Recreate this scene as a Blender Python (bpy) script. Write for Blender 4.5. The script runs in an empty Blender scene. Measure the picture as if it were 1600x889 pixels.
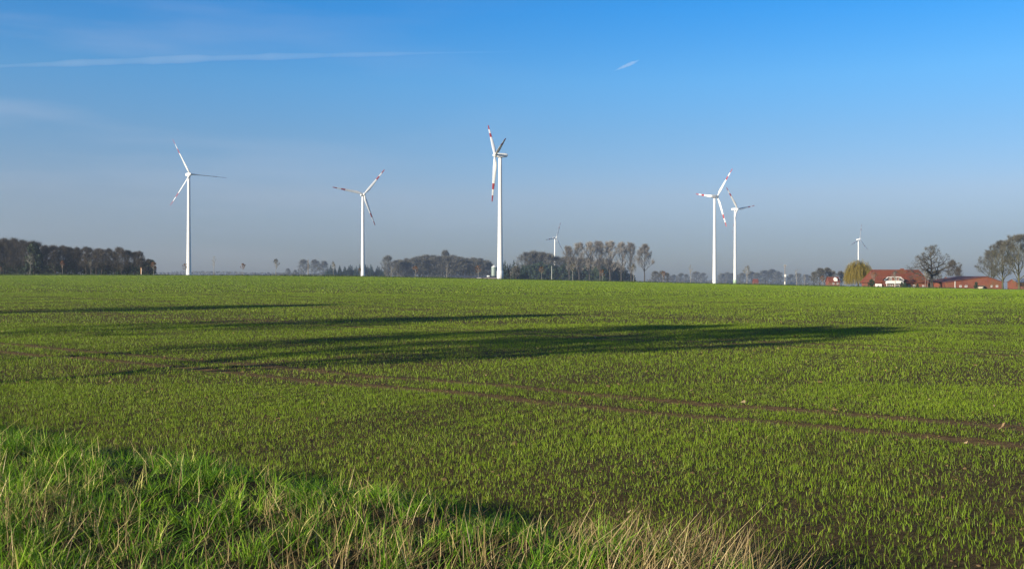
import bpy, math, random
import numpy as np
from mathutils import Vector, Matrix

SC = bpy.context.scene
COL = SC.collection
R = math.radians
F = 1555.0            # focal length in photo pixels
HC = 2.4              # eye height above the field
Y0 = 432.0            # eye level in photo pixels
EDGE = 340.0          # depth of the far edge of the field
SUN_EL, SUN_AZ = 14.0, 231.0

# ------------------------------------------------------------------ terrain
_hx = [-2400, -400, 0, 295, 567, 781, 940, 1117, 1250, 1400, 1600, 2000, 4000]
_hy = [430, 430, 430, 430.3, 432.3, 436.5, 439.8, 443.7, 446.7, 449.5, 453, 458, 462]
NU, NV = (0.80, -0.60), (0.60, 0.80)       # along / across the sowing direction

def hpix(px):
    return np.interp(px, _hx, _hy)

def wob(x, y, s=1.0):
    x = np.asarray(x, float) * s; y = np.asarray(y, float) * s
    return (np.sin(1.3*x+0.7*y) + np.sin(-0.9*x+1.7*y+1.3) + np.sin(2.3*x-1.1*y+4.1)
            + 0.6*np.sin(3.7*x+2.9*y+0.4) + 0.5*np.sin(-4.9*x+3.3*y+2.2)) / 4.1

def verge_amount(x, y):
    v = NV[0]*np.asarray(x, float) + NV[1]*np.asarray(y, float)
    v = v + 0.45*wob(x, y, 0.9)
    return np.clip((7.7 - v)/1.6, 0, 1)

def ground(x, y):
    x = np.asarray(x, float); y = np.asarray(y, float)
    d = np.maximum(y, 1.0)
    px = np.clip(800 + F*x/d, -2400, 4000)
    H = hpix(px)
    ze = HC - (H - Y0)/F*EDGE
    t = np.clip((d - 40)/(EDGE - 40), 0, 1)
    z1 = ze * t**1.35
    z2 = HC - (H + 0.25 - Y0)/F*d - 0.0002*(d - EDGE)
    z = np.where(d <= EDGE, z1, z2)
    a = verge_amount(x, y)
    z = z + 0.34*a*a*(3-2*a)*np.where(d < 60, 1, 0)
    near = np.clip((60 - d)/40, 0, 1)
    z = z + 0.055*a*wob(x, y, 4.3)*np.where(d < 60, 1, 0)
    z = z + near*0.018*wob(x, y, 5.0) + 0.05*wob(x, y, 0.35)*np.clip((150-d)/100, 0, 1)
    return z

def gz(x, y):
    return float(ground(x, y))

def at(px, d):
    x = (px - 800)/F*d
    return Vector((x, d, gz(x, d)))

def zpix(py, d):
    return HC - (py - Y0)/F*d

# ------------------------------------------------------------------ materials
def nodes(name):
    m = bpy.data.materials.new(name); m.use_nodes = True
    nt = m.node_tree
    return m, nt, nt.nodes['Principled BSDF'], nt.nodes['Material Output']

def N(nt, typ, **kw):
    n = nt.nodes.new(typ)
    for k, v in kw.items():
        setattr(n, k, v)
    return n

def mixrgb(nt, fac, a, b, blend='MIX'):
    n = N(nt, 'ShaderNodeMix', data_type='RGBA', blend_type=blend)
    for sock, v in ((n.inputs[0], fac), (n.inputs[6], a), (n.inputs[7], b)):
        if hasattr(v, 'links') or hasattr(v, 'is_linked'):
            nt.links.new(v, sock)
        elif isinstance(v, (int, float)):
            sock.default_value = v
        else:
            sock.default_value = (*v, 1)
    return n.outputs[2]

def ramp(nt, fac, stops):
    n = N(nt, 'ShaderNodeValToRGB')
    e = n.color_ramp.elements
    while len(e) < len(stops):
        e.new(0.5)
    for i, (p, c) in enumerate(stops):
        e[i].position = p; e[i].color = (*c, 1)
    nt.links.new(fac, n.inputs[0])
    return n.outputs[0]

def noise(nt, scale, detail=4, rough=0.6, coord='Object', stretch=None):
    tc = N(nt, 'ShaderNodeTexCoord')
    n = N(nt, 'ShaderNodeTexNoise')
    n.inputs['Scale'].default_value = scale
    n.inputs['Detail'].default_value = detail
    n.inputs['Roughness'].default_value = rough
    src = tc.outputs[coord]
    if stretch:
        mp = N(nt, 'ShaderNodeMapping')
        mp.inputs['Scale'].default_value = stretch
        nt.links.new(src, mp.inputs[0]); src = mp.outputs[0]
    nt.links.new(src, n.inputs['Vector'])
    return n.outputs['Fac']

def simple(name, col, rough=0.7, var=0.25, scale=0.6, spec=0.3, bump=0.0, stretch=None):
    m, nt, b, o = nodes(name)
    lo = tuple(c*(1-var) for c in col); hi = tuple(min(1, c*(1+var)) for c in col)
    f = noise(nt, scale, stretch=stretch)
    nt.links.new(ramp(nt, f, [(0.3, lo), (0.7, hi)]), b.inputs['Base Color'])
    b.inputs['Roughness'].default_value = rough
    b.inputs['Specular IOR Level'].default_value = spec
    if bump:
        bn = N(nt, 'ShaderNodeBump'); bn.inputs['Strength'].default_value = bump
        nt.links.new(f, bn.inputs['Height']); nt.links.new(bn.outputs[0], b.inputs['Normal'])
    return m

def blade_mat(name, stops, trans=0.35, rough=0.5, spec=0.25):
    """plant blades: colour by a per-blade value, some light passes through"""
    m, nt, b, o = nodes(name)
    at_ = N(nt, 'ShaderNodeAttribute', attribute_name='tint')
    c = ramp(nt, at_.outputs['Fac'], stops)
    nt.links.new(c, b.inputs['Base Color'])
    b.inputs['Roughness'].default_value = rough
    b.inputs['Specular IOR Level'].default_value = spec
    tr = N(nt, 'ShaderNodeBsdfTranslucent'); nt.links.new(c, tr.inputs[0])
    mx = N(nt, 'ShaderNodeMixShader'); mx.inputs[0].default_value = trans
    nt.links.new(b.outputs[0], mx.inputs[1]); nt.links.new(tr.outputs[0], mx.inputs[2])
    nt.links.new(mx.outputs[0], o.inputs['Surface'])
    return m

def foliage(name, stops, trans=0.2, spec=0.2):
    """twigs and leaves: colour differs per piece of the mesh and a little per tree"""
    m, nt, b, o = nodes(name)
    g = N(nt, 'ShaderNodeNewGeometry'); oi = N(nt, 'ShaderNodeObjectInfo')
    c = ramp(nt, g.outputs['Random Per Island'], stops)
    hs = N(nt, 'ShaderNodeHueSaturation')
    mr = N(nt, 'ShaderNodeMapRange'); mr.inputs[3].default_value = 0.78; mr.inputs[4].default_value = 1.25
    nt.links.new(oi.outputs['Random'], mr.inputs[0]); nt.links.new(mr.outputs[0], hs.inputs['Value'])
    nt.links.new(c, hs.inputs['Color']); c = hs.outputs[0]
    nt.links.new(c, b.inputs['Base Color'])
    b.inputs['Roughness'].default_value = 0.75
    b.inputs['Specular IOR Level'].default_value = spec
    tr = N(nt, 'ShaderNodeBsdfTranslucent'); nt.links.new(c, tr.inputs[0])
    mx = N(nt, 'ShaderNodeMixShader'); mx.inputs[0].default_value = trans
    nt.links.new(b.outputs[0], mx.inputs[1]); nt.links.new(tr.outputs[0], mx.inputs[2])
    nt.links.new(mx.outputs[0], o.inputs['Surface'])
    return m

M = {}
M['white_paint'] = simple('white_paint', (0.66, 0.65, 0.62), 0.45, 0.04, 0.15, 0.4, stretch=(1, 1, 0.15))
M['red_paint'] = simple('red_paint', (0.30, 0.022, 0.020), 0.45, 0.10, 0.5, 0.4)
M['green_paint'] = simple('green_paint', (0.30, 0.40, 0.24), 0.5, 0.10, 0.3, 0.4)
M['dark_metal'] = simple('dark_metal', (0.05, 0.05, 0.055), 0.5, 0.2, 2.0)
M['concrete'] = simple('concrete', (0.42, 0.41, 0.38), 0.9, 0.15, 1.0)
M['bark'] = simple('bark', (0.055, 0.048, 0.038), 0.9, 0.4, 3.0, 0.1, stretch=(1, 1, 0.3))
M['pale_bark'] = simple('pale_bark', (0.26, 0.24, 0.20), 0.9, 0.25, 3.0, 0.1, stretch=(1, 1, 0.3))
M['mossy_bark'] = simple('mossy_bark', (0.075, 0.072, 0.038), 0.9, 0.4, 2.0, 0.1, stretch=(1, 1, 0.3))
M['wood_post'] = simple('wood_post', (0.20, 0.16, 0.11), 0.9, 0.25, 3.0, 0.1, stretch=(4, 4, 0.3))
M['pale_post'] = simple('pale_post', (0.45, 0.44, 0.40), 0.8, 0.15, 3.0, 0.1)
M['twig_dark'] = foliage('twig_dark', [(0, (0.040, 0.035, 0.027)), (0.6, (0.075, 0.064, 0.049)), (1, (0.13, 0.105, 0.08))], 0.05, 0.1)
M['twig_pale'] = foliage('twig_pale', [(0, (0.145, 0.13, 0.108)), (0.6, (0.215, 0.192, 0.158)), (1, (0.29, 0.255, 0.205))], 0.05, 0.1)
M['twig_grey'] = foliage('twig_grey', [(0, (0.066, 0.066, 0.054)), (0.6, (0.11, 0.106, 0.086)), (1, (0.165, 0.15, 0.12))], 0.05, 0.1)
M['leaf_rust'] = foliage('leaf_rust', [(0, (0.10, 0.035, 0.015)), (0.6, (0.19, 0.065, 0.022)), (1, (0.28, 0.11, 0.035))], 0.2)
M['leaf_ever'] = foliage('leaf_ever', [(0, (0.016, 0.028, 0.014)), (0.6, (0.030, 0.050, 0.024)), (1, (0.055, 0.078, 0.035))], 0.1)
M['leaf_spruce'] = foliage('leaf_spruce', [(0, (0.014, 0.030, 0.020)), (0.6, (0.026, 0.052, 0.034)), (1, (0.045, 0.075, 0.045))], 0.08)
M['leaf_willow'] = foliage('leaf_willow', [(0, (0.10, 0.075, 0.013)), (0.5, (0.18, 0.138, 0.022)), (1, (0.27, 0.21, 0.04))], 0.25)
M['moss'] = foliage('moss', [(0, (0.06, 0.06, 0.025)), (0.6, (0.11, 0.10, 0.04)), (1, (0.15, 0.13, 0.06))], 0.1)

def tiles(name, col, bw, bh, mortar, rough=0.8):
    m, nt, b, o = nodes(name)
    tc = N(nt, 'ShaderNodeTexCoord'); br = N(nt, 'ShaderNodeTexBrick')
    mp = N(nt, 'ShaderNodeMapping'); mp.inputs['Rotation'].default_value = (R(90), 0, 0)
    nt.links.new(tc.outputs['Object'], mp.inputs[0]); nt.links.new(mp.outputs[0], br.inputs['Vector'])
    br.inputs['Scale'].default_value = 1.0
    br.inputs['Brick Width'].default_value = bw; br.inputs['Row Height'].default_value = bh
    br.inputs['Mortar Size'].default_value = 0.012
    br.inputs['Color1'].default_value = (*[c*0.8 for c in col], 1)
    br.inputs['Color2'].default_value = (*[c*1.15 for c in col], 1)
    br.inputs['Mortar'].default_value = (*mortar, 1)
    f = noise(nt, 0.22, 6, 0.65)
    c = mixrgb(nt, 1.0, br.outputs['Color'], ramp(nt, f, [(0.32, (0.62, 0.66, 0.68)), (0.5, (1.05, 0.98, 0.95)), (0.68, (0.72, 1.15, 0.85))]), 'MULTIPLY')
    nt.links.new(c, b.inputs['Base Color'])
    b.inputs['Roughness'].default_value = rough
    b.inputs['Specular IOR Level'].default_value = 0.2
    return m
M['brick'] = tiles('brick', (0.19, 0.048, 0.026), 0.24, 0.075, (0.15, 0.09, 0.06))
M['roof_tile'] = tiles('roof_tile', (0.16, 0.050, 0.026), 0.24, 0.33, (0.12, 0.03, 0.02), 0.7)
M['roof_dark'] = simple('roof_dark', (0.10, 0.035, 0.028), 0.8, 0.25, 0.5)
M['roof_slate'] = simple('roof_slate', (0.16, 0.18, 0.21), 0.6, 0.15, 0.5)
M['plaster'] = simple('plaster', (0.62, 0.60, 0.55), 0.8, 0.05, 0.6)
M['beige_door'] = simple('beige_door', (0.55, 0.47, 0.33), 0.8, 0.1, 0.6)
M['tan_sheet'] = simple('tan_sheet', (0.26, 0.21, 0.17), 0.9, 0.1, 0.6)
M['grey_wall'] = simple('grey_wall', (0.22, 0.19, 0.18), 0.9, 0.15, 0.6)
M['silo_metal'] = simple('silo_metal', (0.20, 0.25, 0.22), 0.5, 0.1, 0.5, 0.4, stretch=(1, 1, 6))
M['orange_paint'] = simple('orange_paint', (0.55, 0.22, 0.02), 0.5, 0.05, 1)
m, nt, b, o = nodes('window_glass')
b.inputs['Base Color'].default_value = (0.03, 0.04, 0.05, 1); b.inputs['Roughness'].default_value = 0.08
M['glass'] = m

# ------------------------------------------------------------------ mesh helpers
def tag(o, label=None, cat=None, group=None, kind=None):
    if label: o['label'] = label
    if cat: o['category'] = cat
    if group: o['group'] = group
    if kind: o['kind'] = kind
    return o

def thing(name, loc, label, cat, group=None, rz=0.0, s=1.0):
    o = bpy.data.objects.new(name, None); COL.objects.link(o)
    o.empty_display_size = 0.5
    o.location = loc; o.rotation_euler = (0, 0, rz)
    o.scale = s if hasattr(s, '__len__') else (s, s, s)
    return tag(o, label, cat, group)

def link(name, me, parent=None):
    o = bpy.data.objects.new(name, me); COL.objects.link(o)
    if parent: o.parent = parent
    return o

class MB:
    """collects shapes that become one mesh"""
    def __init__(s): s.v = []; s.f = []; s.mi = []
    def add(s, vs, fs, mi=0):
        k = len(s.v); s.v += [tuple(p) for p in vs]
        s.f += [tuple(i+k for i in f) for f in fs]; s.mi += [mi]*len(fs)
    def box(s, x0, x1, y0, y1, z0, z1, mi=0):
        s.add([(x0,y0,z0),(x1,y0,z0),(x1,y1,z0),(x0,y1,z0),(x0,y0,z1),(x1,y0,z1),(x1,y1,z1),(x0,y1,z1)],
              [(0,3,2,1),(4,5,6,7),(0,1,5,4),(1,2,6,5),(2,3,7,6),(3,0,4,7)], mi)
    def prism(s, poly, y0, y1, mi=0):
        """poly: (x,z) outline, pushed along y"""
        n = len(poly)
        s.add([(x,y0,z) for x,z in poly]+[(x,y1,z) for x,z in poly],
              [tuple(range(n)), tuple(range(2*n-1,n-1,-1))]+[(i,i+n,(i+1)%n+n,(i+1)%n) for i in range(n)], mi)
    def lathe(s, prof, n=24, mi=None):
        """prof: (r,z[,mat]) rings upward"""
        k = len(s.v)
        for p in prof:
            for i in range(n):
                a = 2*math.pi*i/n; s.v.append((p[0]*math.cos(a), p[0]*math.sin(a), p[1]))
        for j in range(len(prof)-1):
            mm = prof[j][2] if len(prof[j]) > 2 else 0
            for i in range(n):
                i2 = (i+1) % n
                s.f.append((k+j*n+i, k+j*n+i2, k+(j+1)*n+i2, k+(j+1)*n+i)); s.mi.append(mm)
        s.f.append(tuple(k+i for i in range(n-1,-1,-1))); s.mi.append(0)
        s.f.append(tuple(k+(len(prof)-1)*n+i for i in range(n))); s.mi.append(prof[-2][2] if len(prof[-2]) > 2 else 0)
    def tube(s, pts, rad, sides=4, mi=0):
        k = len(s.v); n = len(pts)
        for i, p in enumerate(pts):
            d = (pts[min(i+1, n-1)] - pts[max(i-1, 0)])
            if d.length < 1e-9: d = Vector((0, 0, 1))
            d.normalize()
            a = d.orthogonal().normalized() if abs(d.z) > 0.9 else d.cross(Vector((0, 0, 1))).normalized()
            b = d.cross(a)
            for j in range(sides):
                t = 2*math.pi*j/sides
                s.v.append(tuple(p + (a*math.cos(t) + b*math.sin(t))*rad[i]))
        for i in range(n-1):
            for j in range(sides):
                j2 = (j+1) % sides
                s.f.append((k+i*sides+j, k+i*sides+j2, k+(i+1)*sides+j2, k+(i+1)*sides+j)); s.mi.append(mi)
    def mesh(s, name, mats, smooth=False):
        me = bpy.data.meshes.new(name)
        me.from_pydata(s.v, [], s.f)
        for m_ in (mats if isinstance(mats, (list, tuple)) else [mats]): me.materials.append(m_)
        me.polygons.foreach_set('material_index', s.mi)
        if smooth: me.polygons.foreach_set('use_smooth', [True]*len(s.f))
        me.update()
        return me
    def obj(s, name, mats, parent=None, smooth=False):
        return link(name, s.mesh(name, mats, smooth), parent)

def np_mesh(name, verts, tris, mat, tint=None):
    me = bpy.data.meshes.new(name)
    nv, nf = len(verts), len(tris)
    me.vertices.add(nv); me.vertices.foreach_set('co', verts.astype(np.float32).ravel())
    me.loops.add(nf*3); me.loops.foreach_set('vertex_index', tris.astype(np.int32).ravel())
    me.polygons.add(nf)
    me.polygons.foreach_set('loop_start', np.arange(0, nf*3, 3, dtype=np.int32))
    if tint is not None:
        a = me.attributes.new('tint', 'FLOAT', 'POINT'); a.data.foreach_set('value', tint.astype(np.float32))
    me.materials.append(mat)
    me.update(calc_edges=True)
    return me

# ------------------------------------------------------------------ camera, sun, sky
cam = bpy.data.cameras.new('camera'); cam.sensor_width = 36; cam.lens = 36*F/1600
cam.shift_y = -(444.5 - Y0)/1600; cam.clip_start = 0.1; cam.clip_end = 40000
co = bpy.data.objects.new('camera', cam); COL.objects.link(co)
co.location = (0, 0, HC); co.rotation_euler = (R(90), 0, 0); SC.camera = co

sd = Vector((math.sin(R(SUN_AZ))*math.cos(R(SUN_EL)), math.cos(R(SUN_AZ))*math.cos(R(SUN_EL)), math.sin(R(SUN_EL))))
sl = bpy.data.lights.new('sun', 'SUN'); sl.energy = 5.0; sl.angle = R(0.53); sl.color = (1.0, 0.90, 0.74)
so = bpy.data.objects.new('sun', sl); COL.objects.link(so)
so.rotation_euler = sd.to_track_quat('Z', 'Y').to_euler(); so.location = (-60, -60, 60)

w = bpy.data.worlds.new('World'); SC.world = w; w.use_nodes = True
nt = w.node_tree; bg = nt.nodes['Background']
sk = N(nt, 'ShaderNodeTexSky', sky_type='NISHITA'); sk.sun_disc = False
sk.sun_elevation = R(SUN_EL); sk.sun_rotation = R(SUN_AZ)
sk.air_density = 1.0; sk.dust_density = 0.4; sk.ozone_density = 2.0
hs = N(nt, 'ShaderNodeHueSaturation'); hs.inputs['Saturation'].default_value = 1.25; hs.inputs['Value'].default_value = 1.0
nt.links.new(sk.outputs[0], hs.inputs['Color'])
# thin cirrus veil, by direction
tc = N(nt, 'ShaderNodeTexCoord')
sx = N(nt, 'ShaderNodeSeparateXYZ'); nt.links.new(tc.outputs['Generated'], sx.inputs[0])
tint = ramp(nt, sx.outputs['Z'], [(0.0, (0.46, 0.57, 1.16)), (0.03, (0.55, 0.64, 1.14)), (0.08, (0.82, 0.81, 1.15)), (0.14, (0.75, 0.95, 1.28)), (0.19, (0.66, 1.10, 1.48)), (0.26, (0.29, 1.07, 1.64)), (0.6, (0.75, 1.0, 1.25))])
skyc = mixrgb(nt, 1.0, hs.outputs[0], tint, 'MULTIPLY')
mp = N(nt, 'ShaderNodeMapping'); mp.inputs['Scale'].default_value = (2.0, 2.0, 16.0); mp.inputs['Rotation'].default_value = (0, R(4), 0)
nt.links.new(tc.outputs['Generated'], mp.inputs[0])
nz = N(nt, 'ShaderNodeTexNoise'); nz.inputs['Scale'].default_value = 1.6; nz.inputs['Detail'].default_value = 6
nt.links.new(mp.outputs[0], nz.inputs['Vector'])
veil = ramp(nt, nz.outputs['Fac'], [(0.48, (0, 0, 0)), (0.8, (0.30, 0.30, 0.30))])
lm = N(nt, 'ShaderNodeMapRange'); lm.inputs[1].default_value = 0.05; lm.inputs[2].default_value = -0.5
nt.links.new(sx.outputs['X'], lm.inputs[0])
vm = N(nt, 'ShaderNodeMath', operation='MULTIPLY'); nt.links.new(veil, vm.inputs[0]); nt.links.new(lm.outputs[0], vm.inputs[1])
skyc = mixrgb(nt, vm.outputs[0], skyc, (6.0, 6.0, 6.8))
nt.links.new(skyc, bg.inputs[0]); bg.inputs[1].default_value = 0.058

SC.view_settings.view_transform = 'Standard'; SC.view_settings.look = 'None'
SC.view_settings.gamma = 1; SC.view_settings.use_curve_mapping = False
SC.view_settings.exposure = 1.0
SC.render.engine = 'CYCLES'
SC.cycles.max_bounces = 6; SC.cycles.transparent_max_bounces = 12; SC.cycles.volume_bounces = 1
SC.cycles.use_denoising = True
SC.cycles.use_adaptive_sampling = True; SC.cycles.adaptive_threshold = 0.01

# ------------------------------------------------------------------ haze
hz = MB(); hz.box(-2600, 2600, -140, 3300, -60, 150)
m, nt, b, o = nodes('haze_air')
nt.nodes.remove(b)
pv = N(nt, 'ShaderNodeVolumePrincipled')
pv.inputs['Color'].default_value = (0.78, 0.86, 1.0, 1); pv.inputs['Density'].default_value = 0.00015
pv.inputs['Anisotropy'].default_value = 0.5
nt.links.new(pv.outputs[0], o.inputs['Volume'])
tag(hz.obj('haze', m), kind='stuff')

# ------------------------------------------------------------------ ground sheet
ds = np.concatenate([np.arange(-150, 0, 10), np.arange(0, 5, 1.0), np.arange(5, 20, 0.12), np.arange(20, 40, 0.4),
                     np.arange(40, 120, 3), np.arange(120, 336, 8), np.arange(336, 380, 4), np.geomspace(380, 3290, 40)])
ss = np.concatenate([-np.geomspace(90, 0.75, 40), np.linspace(-0.72, 0.72, 221), np.geomspace(0.75, 90, 40)])
DD, S2 = np.meshgrid(ds, ss, indexing='ij')
XX = np.clip(S2*np.maximum(DD, 8.0), -2590, 2590)
ZZ = ground(XX, DD)
gv = np.stack([XX, DD, ZZ], -1).reshape(-1, 3)
ni, nj = DD.shape
ii, jj = np.meshgrid(np.arange(ni-1), np.arange(nj-1), indexing='ij')
q = (ii*nj + jj).ravel()
tris = np.concatenate([np.stack([q, q+1, q+nj+1], 1), np.stack([q, q+nj+1, q+nj], 1)])
m, nt, b, o = nodes('soil_and_turf')
tc = N(nt, 'ShaderNodeTexCoord'); sp = N(nt, 'ShaderNodeSeparateXYZ'); nt.links.new(tc.outputs['Object'], sp.inputs[0])
soil = ramp(nt, noise(nt, 9, 8, 0.7), [(0.3, (0.026, 0.017, 0.006)), (0.5, (0.070, 0.047, 0.017)), (0.75, (0.15, 0.10, 0.04))])  # colour darkened to stand in for shade between the plants
sward = ramp(nt, noise(nt, 0.9, 6, 0.6), [(0.3, (0.09, 0.11, 0.018)), (0.7, (0.13, 0.16, 0.03))])
f1 = N(nt, 'ShaderNodeMapRange'); f1.inputs[1].default_value = 80; f1.inputs[2].default_value = 220
nt.links.new(sp.outputs['Y'], f1.inputs[0])
f1b = N(nt, 'ShaderNodeMath', operation='MULTIPLY'); f1b.inputs[1].default_value = 0.75; nt.links.new(f1.outputs[0], f1b.inputs[0])
def mth(op, a, b_=None):
    n_ = N(nt, 'ShaderNodeMath', operation=op)
    for k_, v_ in enumerate((a, b_)):
        if v_ is None: continue
        if isinstance(v_, (int, float)): n_.inputs[k_].default_value = v_
        else: nt.links.new(v_, n_.inputs[k_])
    return n_.outputs[0]
vv_ = mth('ADD', mth('MULTIPLY', sp.outputs['X'], NV[0]), mth('MULTIPLY', sp.outputs['Y'], NV[1]))
wv_ = mth('MULTIPLY', mth('SUBTRACT', noise(nt, 3.0, 4, 0.7), 0.5), 0.5)
vm_ = mth('FLOORED_MODULO', mth('ADD', mth('SUBTRACT', vv_, 15.6 - 5.0), wv_), 17.45)
gap_ = mth('MINIMUM', mth('ABSOLUTE', mth('SUBTRACT', vm_, 5.0)), mth('ABSOLUTE', mth('SUBTRACT', vm_, 6.65)))
trk = N(nt, 'ShaderNodeMapRange'); trk.inputs[1].default_value = 0.34; trk.inputs[2].default_value = 0.14; nt.links.new(gap_, trk.inputs[0])
packed_unshaded = ramp(nt, noise(nt, 7, 7, 0.75), [(0.3, (0.045, 0.027, 0.010)), (0.5, (0.125, 0.076, 0.028)), (0.72, (0.22, 0.145, 0.062))])  # same soil in the tracks, compacted and without the painted plant shade
soil = mixrgb(nt, trk.outputs[0], soil, packed_unshaded)
c = mixrgb(nt, f1b.outputs[0], soil, sward)
vg = N(nt, 'ShaderNodeAttribute', attribute_name='tint')
thatch = ramp(nt, noise(nt, 22, 6, 0.7, stretch=(1, 0.4, 1)), [(0.3, (0.014, 0.012, 0.005)), (0.55, (0.032, 0.026, 0.010)), (0.8, (0.09, 0.066, 0.028))])
c = mixrgb(nt, vg.outputs['Fac'], c, thatch)
# beyond the field: rough darker pasture
f2 = N(nt, 'ShaderNodeMapRange'); f2.inputs[1].default_value = 337; f2.inputs[2].default_value = 340
nt.links.new(sp.outputs['Y'], f2.inputs[0])
past = ramp(nt, noise(nt, 0.05, 6, 0.6), [(0.3, (0.03, 0.045, 0.015)), (0.7, (0.06, 0.075, 0.025))])
c = mixrgb(nt, f2.outputs[0], c, past)
nt.links.new(c, b.inputs['Base Color']); b.inputs['Roughness'].default_value = 0.95; b.inputs['Specular IOR Level'].default_value = 0.1
bn = N(nt, 'ShaderNodeBump'); bn.inputs['Strength'].default_value = 0.9; bn.inputs['Distance'].default_value = 0.06
nt.links.new(noise(nt, 14, 8, 0.75), bn.inputs['Height']); nt.links.new(bn.outputs[0], b.inputs['Normal'])
gm = np_mesh('ground', gv, tris, m, (verge_amount(gv[:, 0], gv[:, 1])*(gv[:, 1] < 60)).astype(float))
gm.polygons.foreach_set('use_smooth', [True]*len(tris))
tag(link('ground', gm), kind='structure')

# ------------------------------------------------------------------ blades
RG = np.random.default_rng(7)

def strip_blades(x, y, z, h, w, yaw, lean, curve, ldir, nseg, tint):
    """curved tapering leaf strips; returns verts, tris, per-vertex tint"""
    n = len(x); V = []; 
    dx, dy = np.cos(ldir), np.sin(ldir)
    ax, ay = np.cos(yaw), np.sin(yaw)
    for k in range(nseg+1):
        t = k/nseg
        off = h*(lean*t + curve*t*t)
        cx, cy = x + dx*off, y + dy*off
        cz = z + h*(t - 0.42*np.abs(curve)*t*t)
        if k < nseg:
            hw = 0.5*w*(1 - t**1.8)*(0.75 + 0.5*min(1, 3*t))
            V.append(np.stack([cx - ax*hw, cy - ay*hw, cz], 1)); V.append(np.stack([cx + ax*hw, cy + ay*hw, cz], 1))
        else:
            V.append(np.stack([cx, cy, cz], 1))
    m_ = 2*nseg + 1
    verts = np.stack(V, 1).reshape(-1, 3)
    base = (np.arange(n)*m_)[:, None]
    T = []
    for k in range(nseg-1):
        a = 2*k
        T += [[a, a+1, a+3], [a, a+3, a+2]]
    T.append([2*nseg-2, 2*nseg-1, 2*nseg])
    T = np.array(T)
    tr = (base[:, :, None] + T[None]).reshape(-1, 3)
    return verts, tr, np.repeat(tint, m_)

TRACKS = []
for k in range(18):
    TRACKS += [15.6 + 17.45*k, 17.25 + 17.45*k]
TRACKS = np.array(TRACKS)

def track_gap(x, y):
    v = NV[0]*x + NV[1]*y + 0.07*wob(x, y, 0.4)
    i = np.clip(np.searchsorted(TRACKS, v), 1, len(TRACKS)-1)
    return np.minimum(np.abs(v - TRACKS[i-1]), np.abs(v - TRACKS[i]))

def scatter(n, d0, d1, k, m):
    """even scatter over the ground between two depths, m metres wider than the view on each side"""
    g = np.linspace(d0, d1, 400); cdf = np.cumsum(k*g + m); cdf = (cdf - cdf[0])/(cdf[-1] - cdf[0])
    d = np.interp(RG.random(n), cdf, g)
    return (RG.random(n)*2 - 1)*(k*d + m), d

def crop(d0, d1, n, w, h, nseg, hs):
    x, d = scatter(n, d0, d1, 0.56, 3.5)
    if d0 < 60:                                     # drilled rows
        uu = NU[0]*x + NU[1]*d; vv = NV[0]*x + NV[1]*d
        vv = np.round(vv/0.125)*0.125 + RG.normal(0, 0.030, n)
        uu = uu + 0.02*RG.normal(0, 1, n)
        x = NU[0]*uu + NV[0]*vv; d = NU[1]*uu + NV[1]*vv
    v = NV[0]*x + NV[1]*d
    keep = (verge_amount(x, d) < 0.25*RG.random(n) + 0.02) & (d < EDGE - 1.0)
    dens = np.interp(d, [6, 14, 30], [0.56, 0.68, 0.84]) + 0.30*wob(x, d, 1.1) + 0.22*wob(x, d, 0.31) + 0.20*wob(x, d, 0.06)*np.clip((d-60)/80, 0, 1) + 0.22*wob(0.05*(NU[0]*x + NU[1]*d), 0.35*v, 1.0)*np.clip((d-20)/60, 0, 1)
    tg = track_gap(x, d)
    dens = np.where(tg < 0.23 + 0.05*wob(x, d, 1.9), 0.04 + 0.07*np.clip(wob(x, d, 0.8), 0, 1), np.where(tg < 0.30, dens*0.5, dens))
    keep &= RG.random(n) < dens
    x, d = x[keep], d[keep]; n = len(x)
    z = ground(x, d)
    hh = h*(0.45 + 0.9*RG.random(n))*(1 + 0.3*wob(x, d, 0.55))
    ww = w*(0.7 + 0.6*RG.random(n))
    # stronger growth gives greener patches
    ti = np.clip(0.5 + 0.22*RG.normal(0, 1, n) + 0.15*wob(x, d, 0.25) + 0.15*wob(x, d, 0.05), 0, 1)
    return strip_blades(x, d, z - 0.004, hh, ww, RG.random(n)*6.283, 0.30*RG.normal(0, 1, n), hs*RG.normal(0, 1, n), RG.random(n)*6.283, nseg, ti)

def merge(parts):
    V, T, A = [], [], []; k = 0
    for v, t, a in parts:
        V.append(v); T.append(t + k); A.append(a); k += len(v)
    return np.concatenate(V), np.concatenate(T), np.concatenate(A)

M['crop'] = blade_mat('young_cereal', [(0, (0.085, 0.13, 0.007)), (0.45, (0.145, 0.23, 0.008)), (0.75, (0.185, 0.28, 0.010)), (1, (0.31, 0.34, 0.045))], 0.35)
parts_ = [crop(6, 22, 345000, 0.0045, 0.072, 3, 0.35), crop(22, 50, 390000, 0.0075, 0.08, 2, 0.35),
          crop(50, 120, 460000, 0.026, 0.085, 1, 0.0), crop(120, EDGE, 540000, 0.13, 0.085, 1, 0.0)]
v_, t_, a_ = merge(parts_)
tag(link('cereal_seedlings', np_mesh('cereal_seedlings', v_, t_, M['crop'], a_)), 'short green cereal seedlings covering the whole field', 'crop', kind='stuff')

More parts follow.
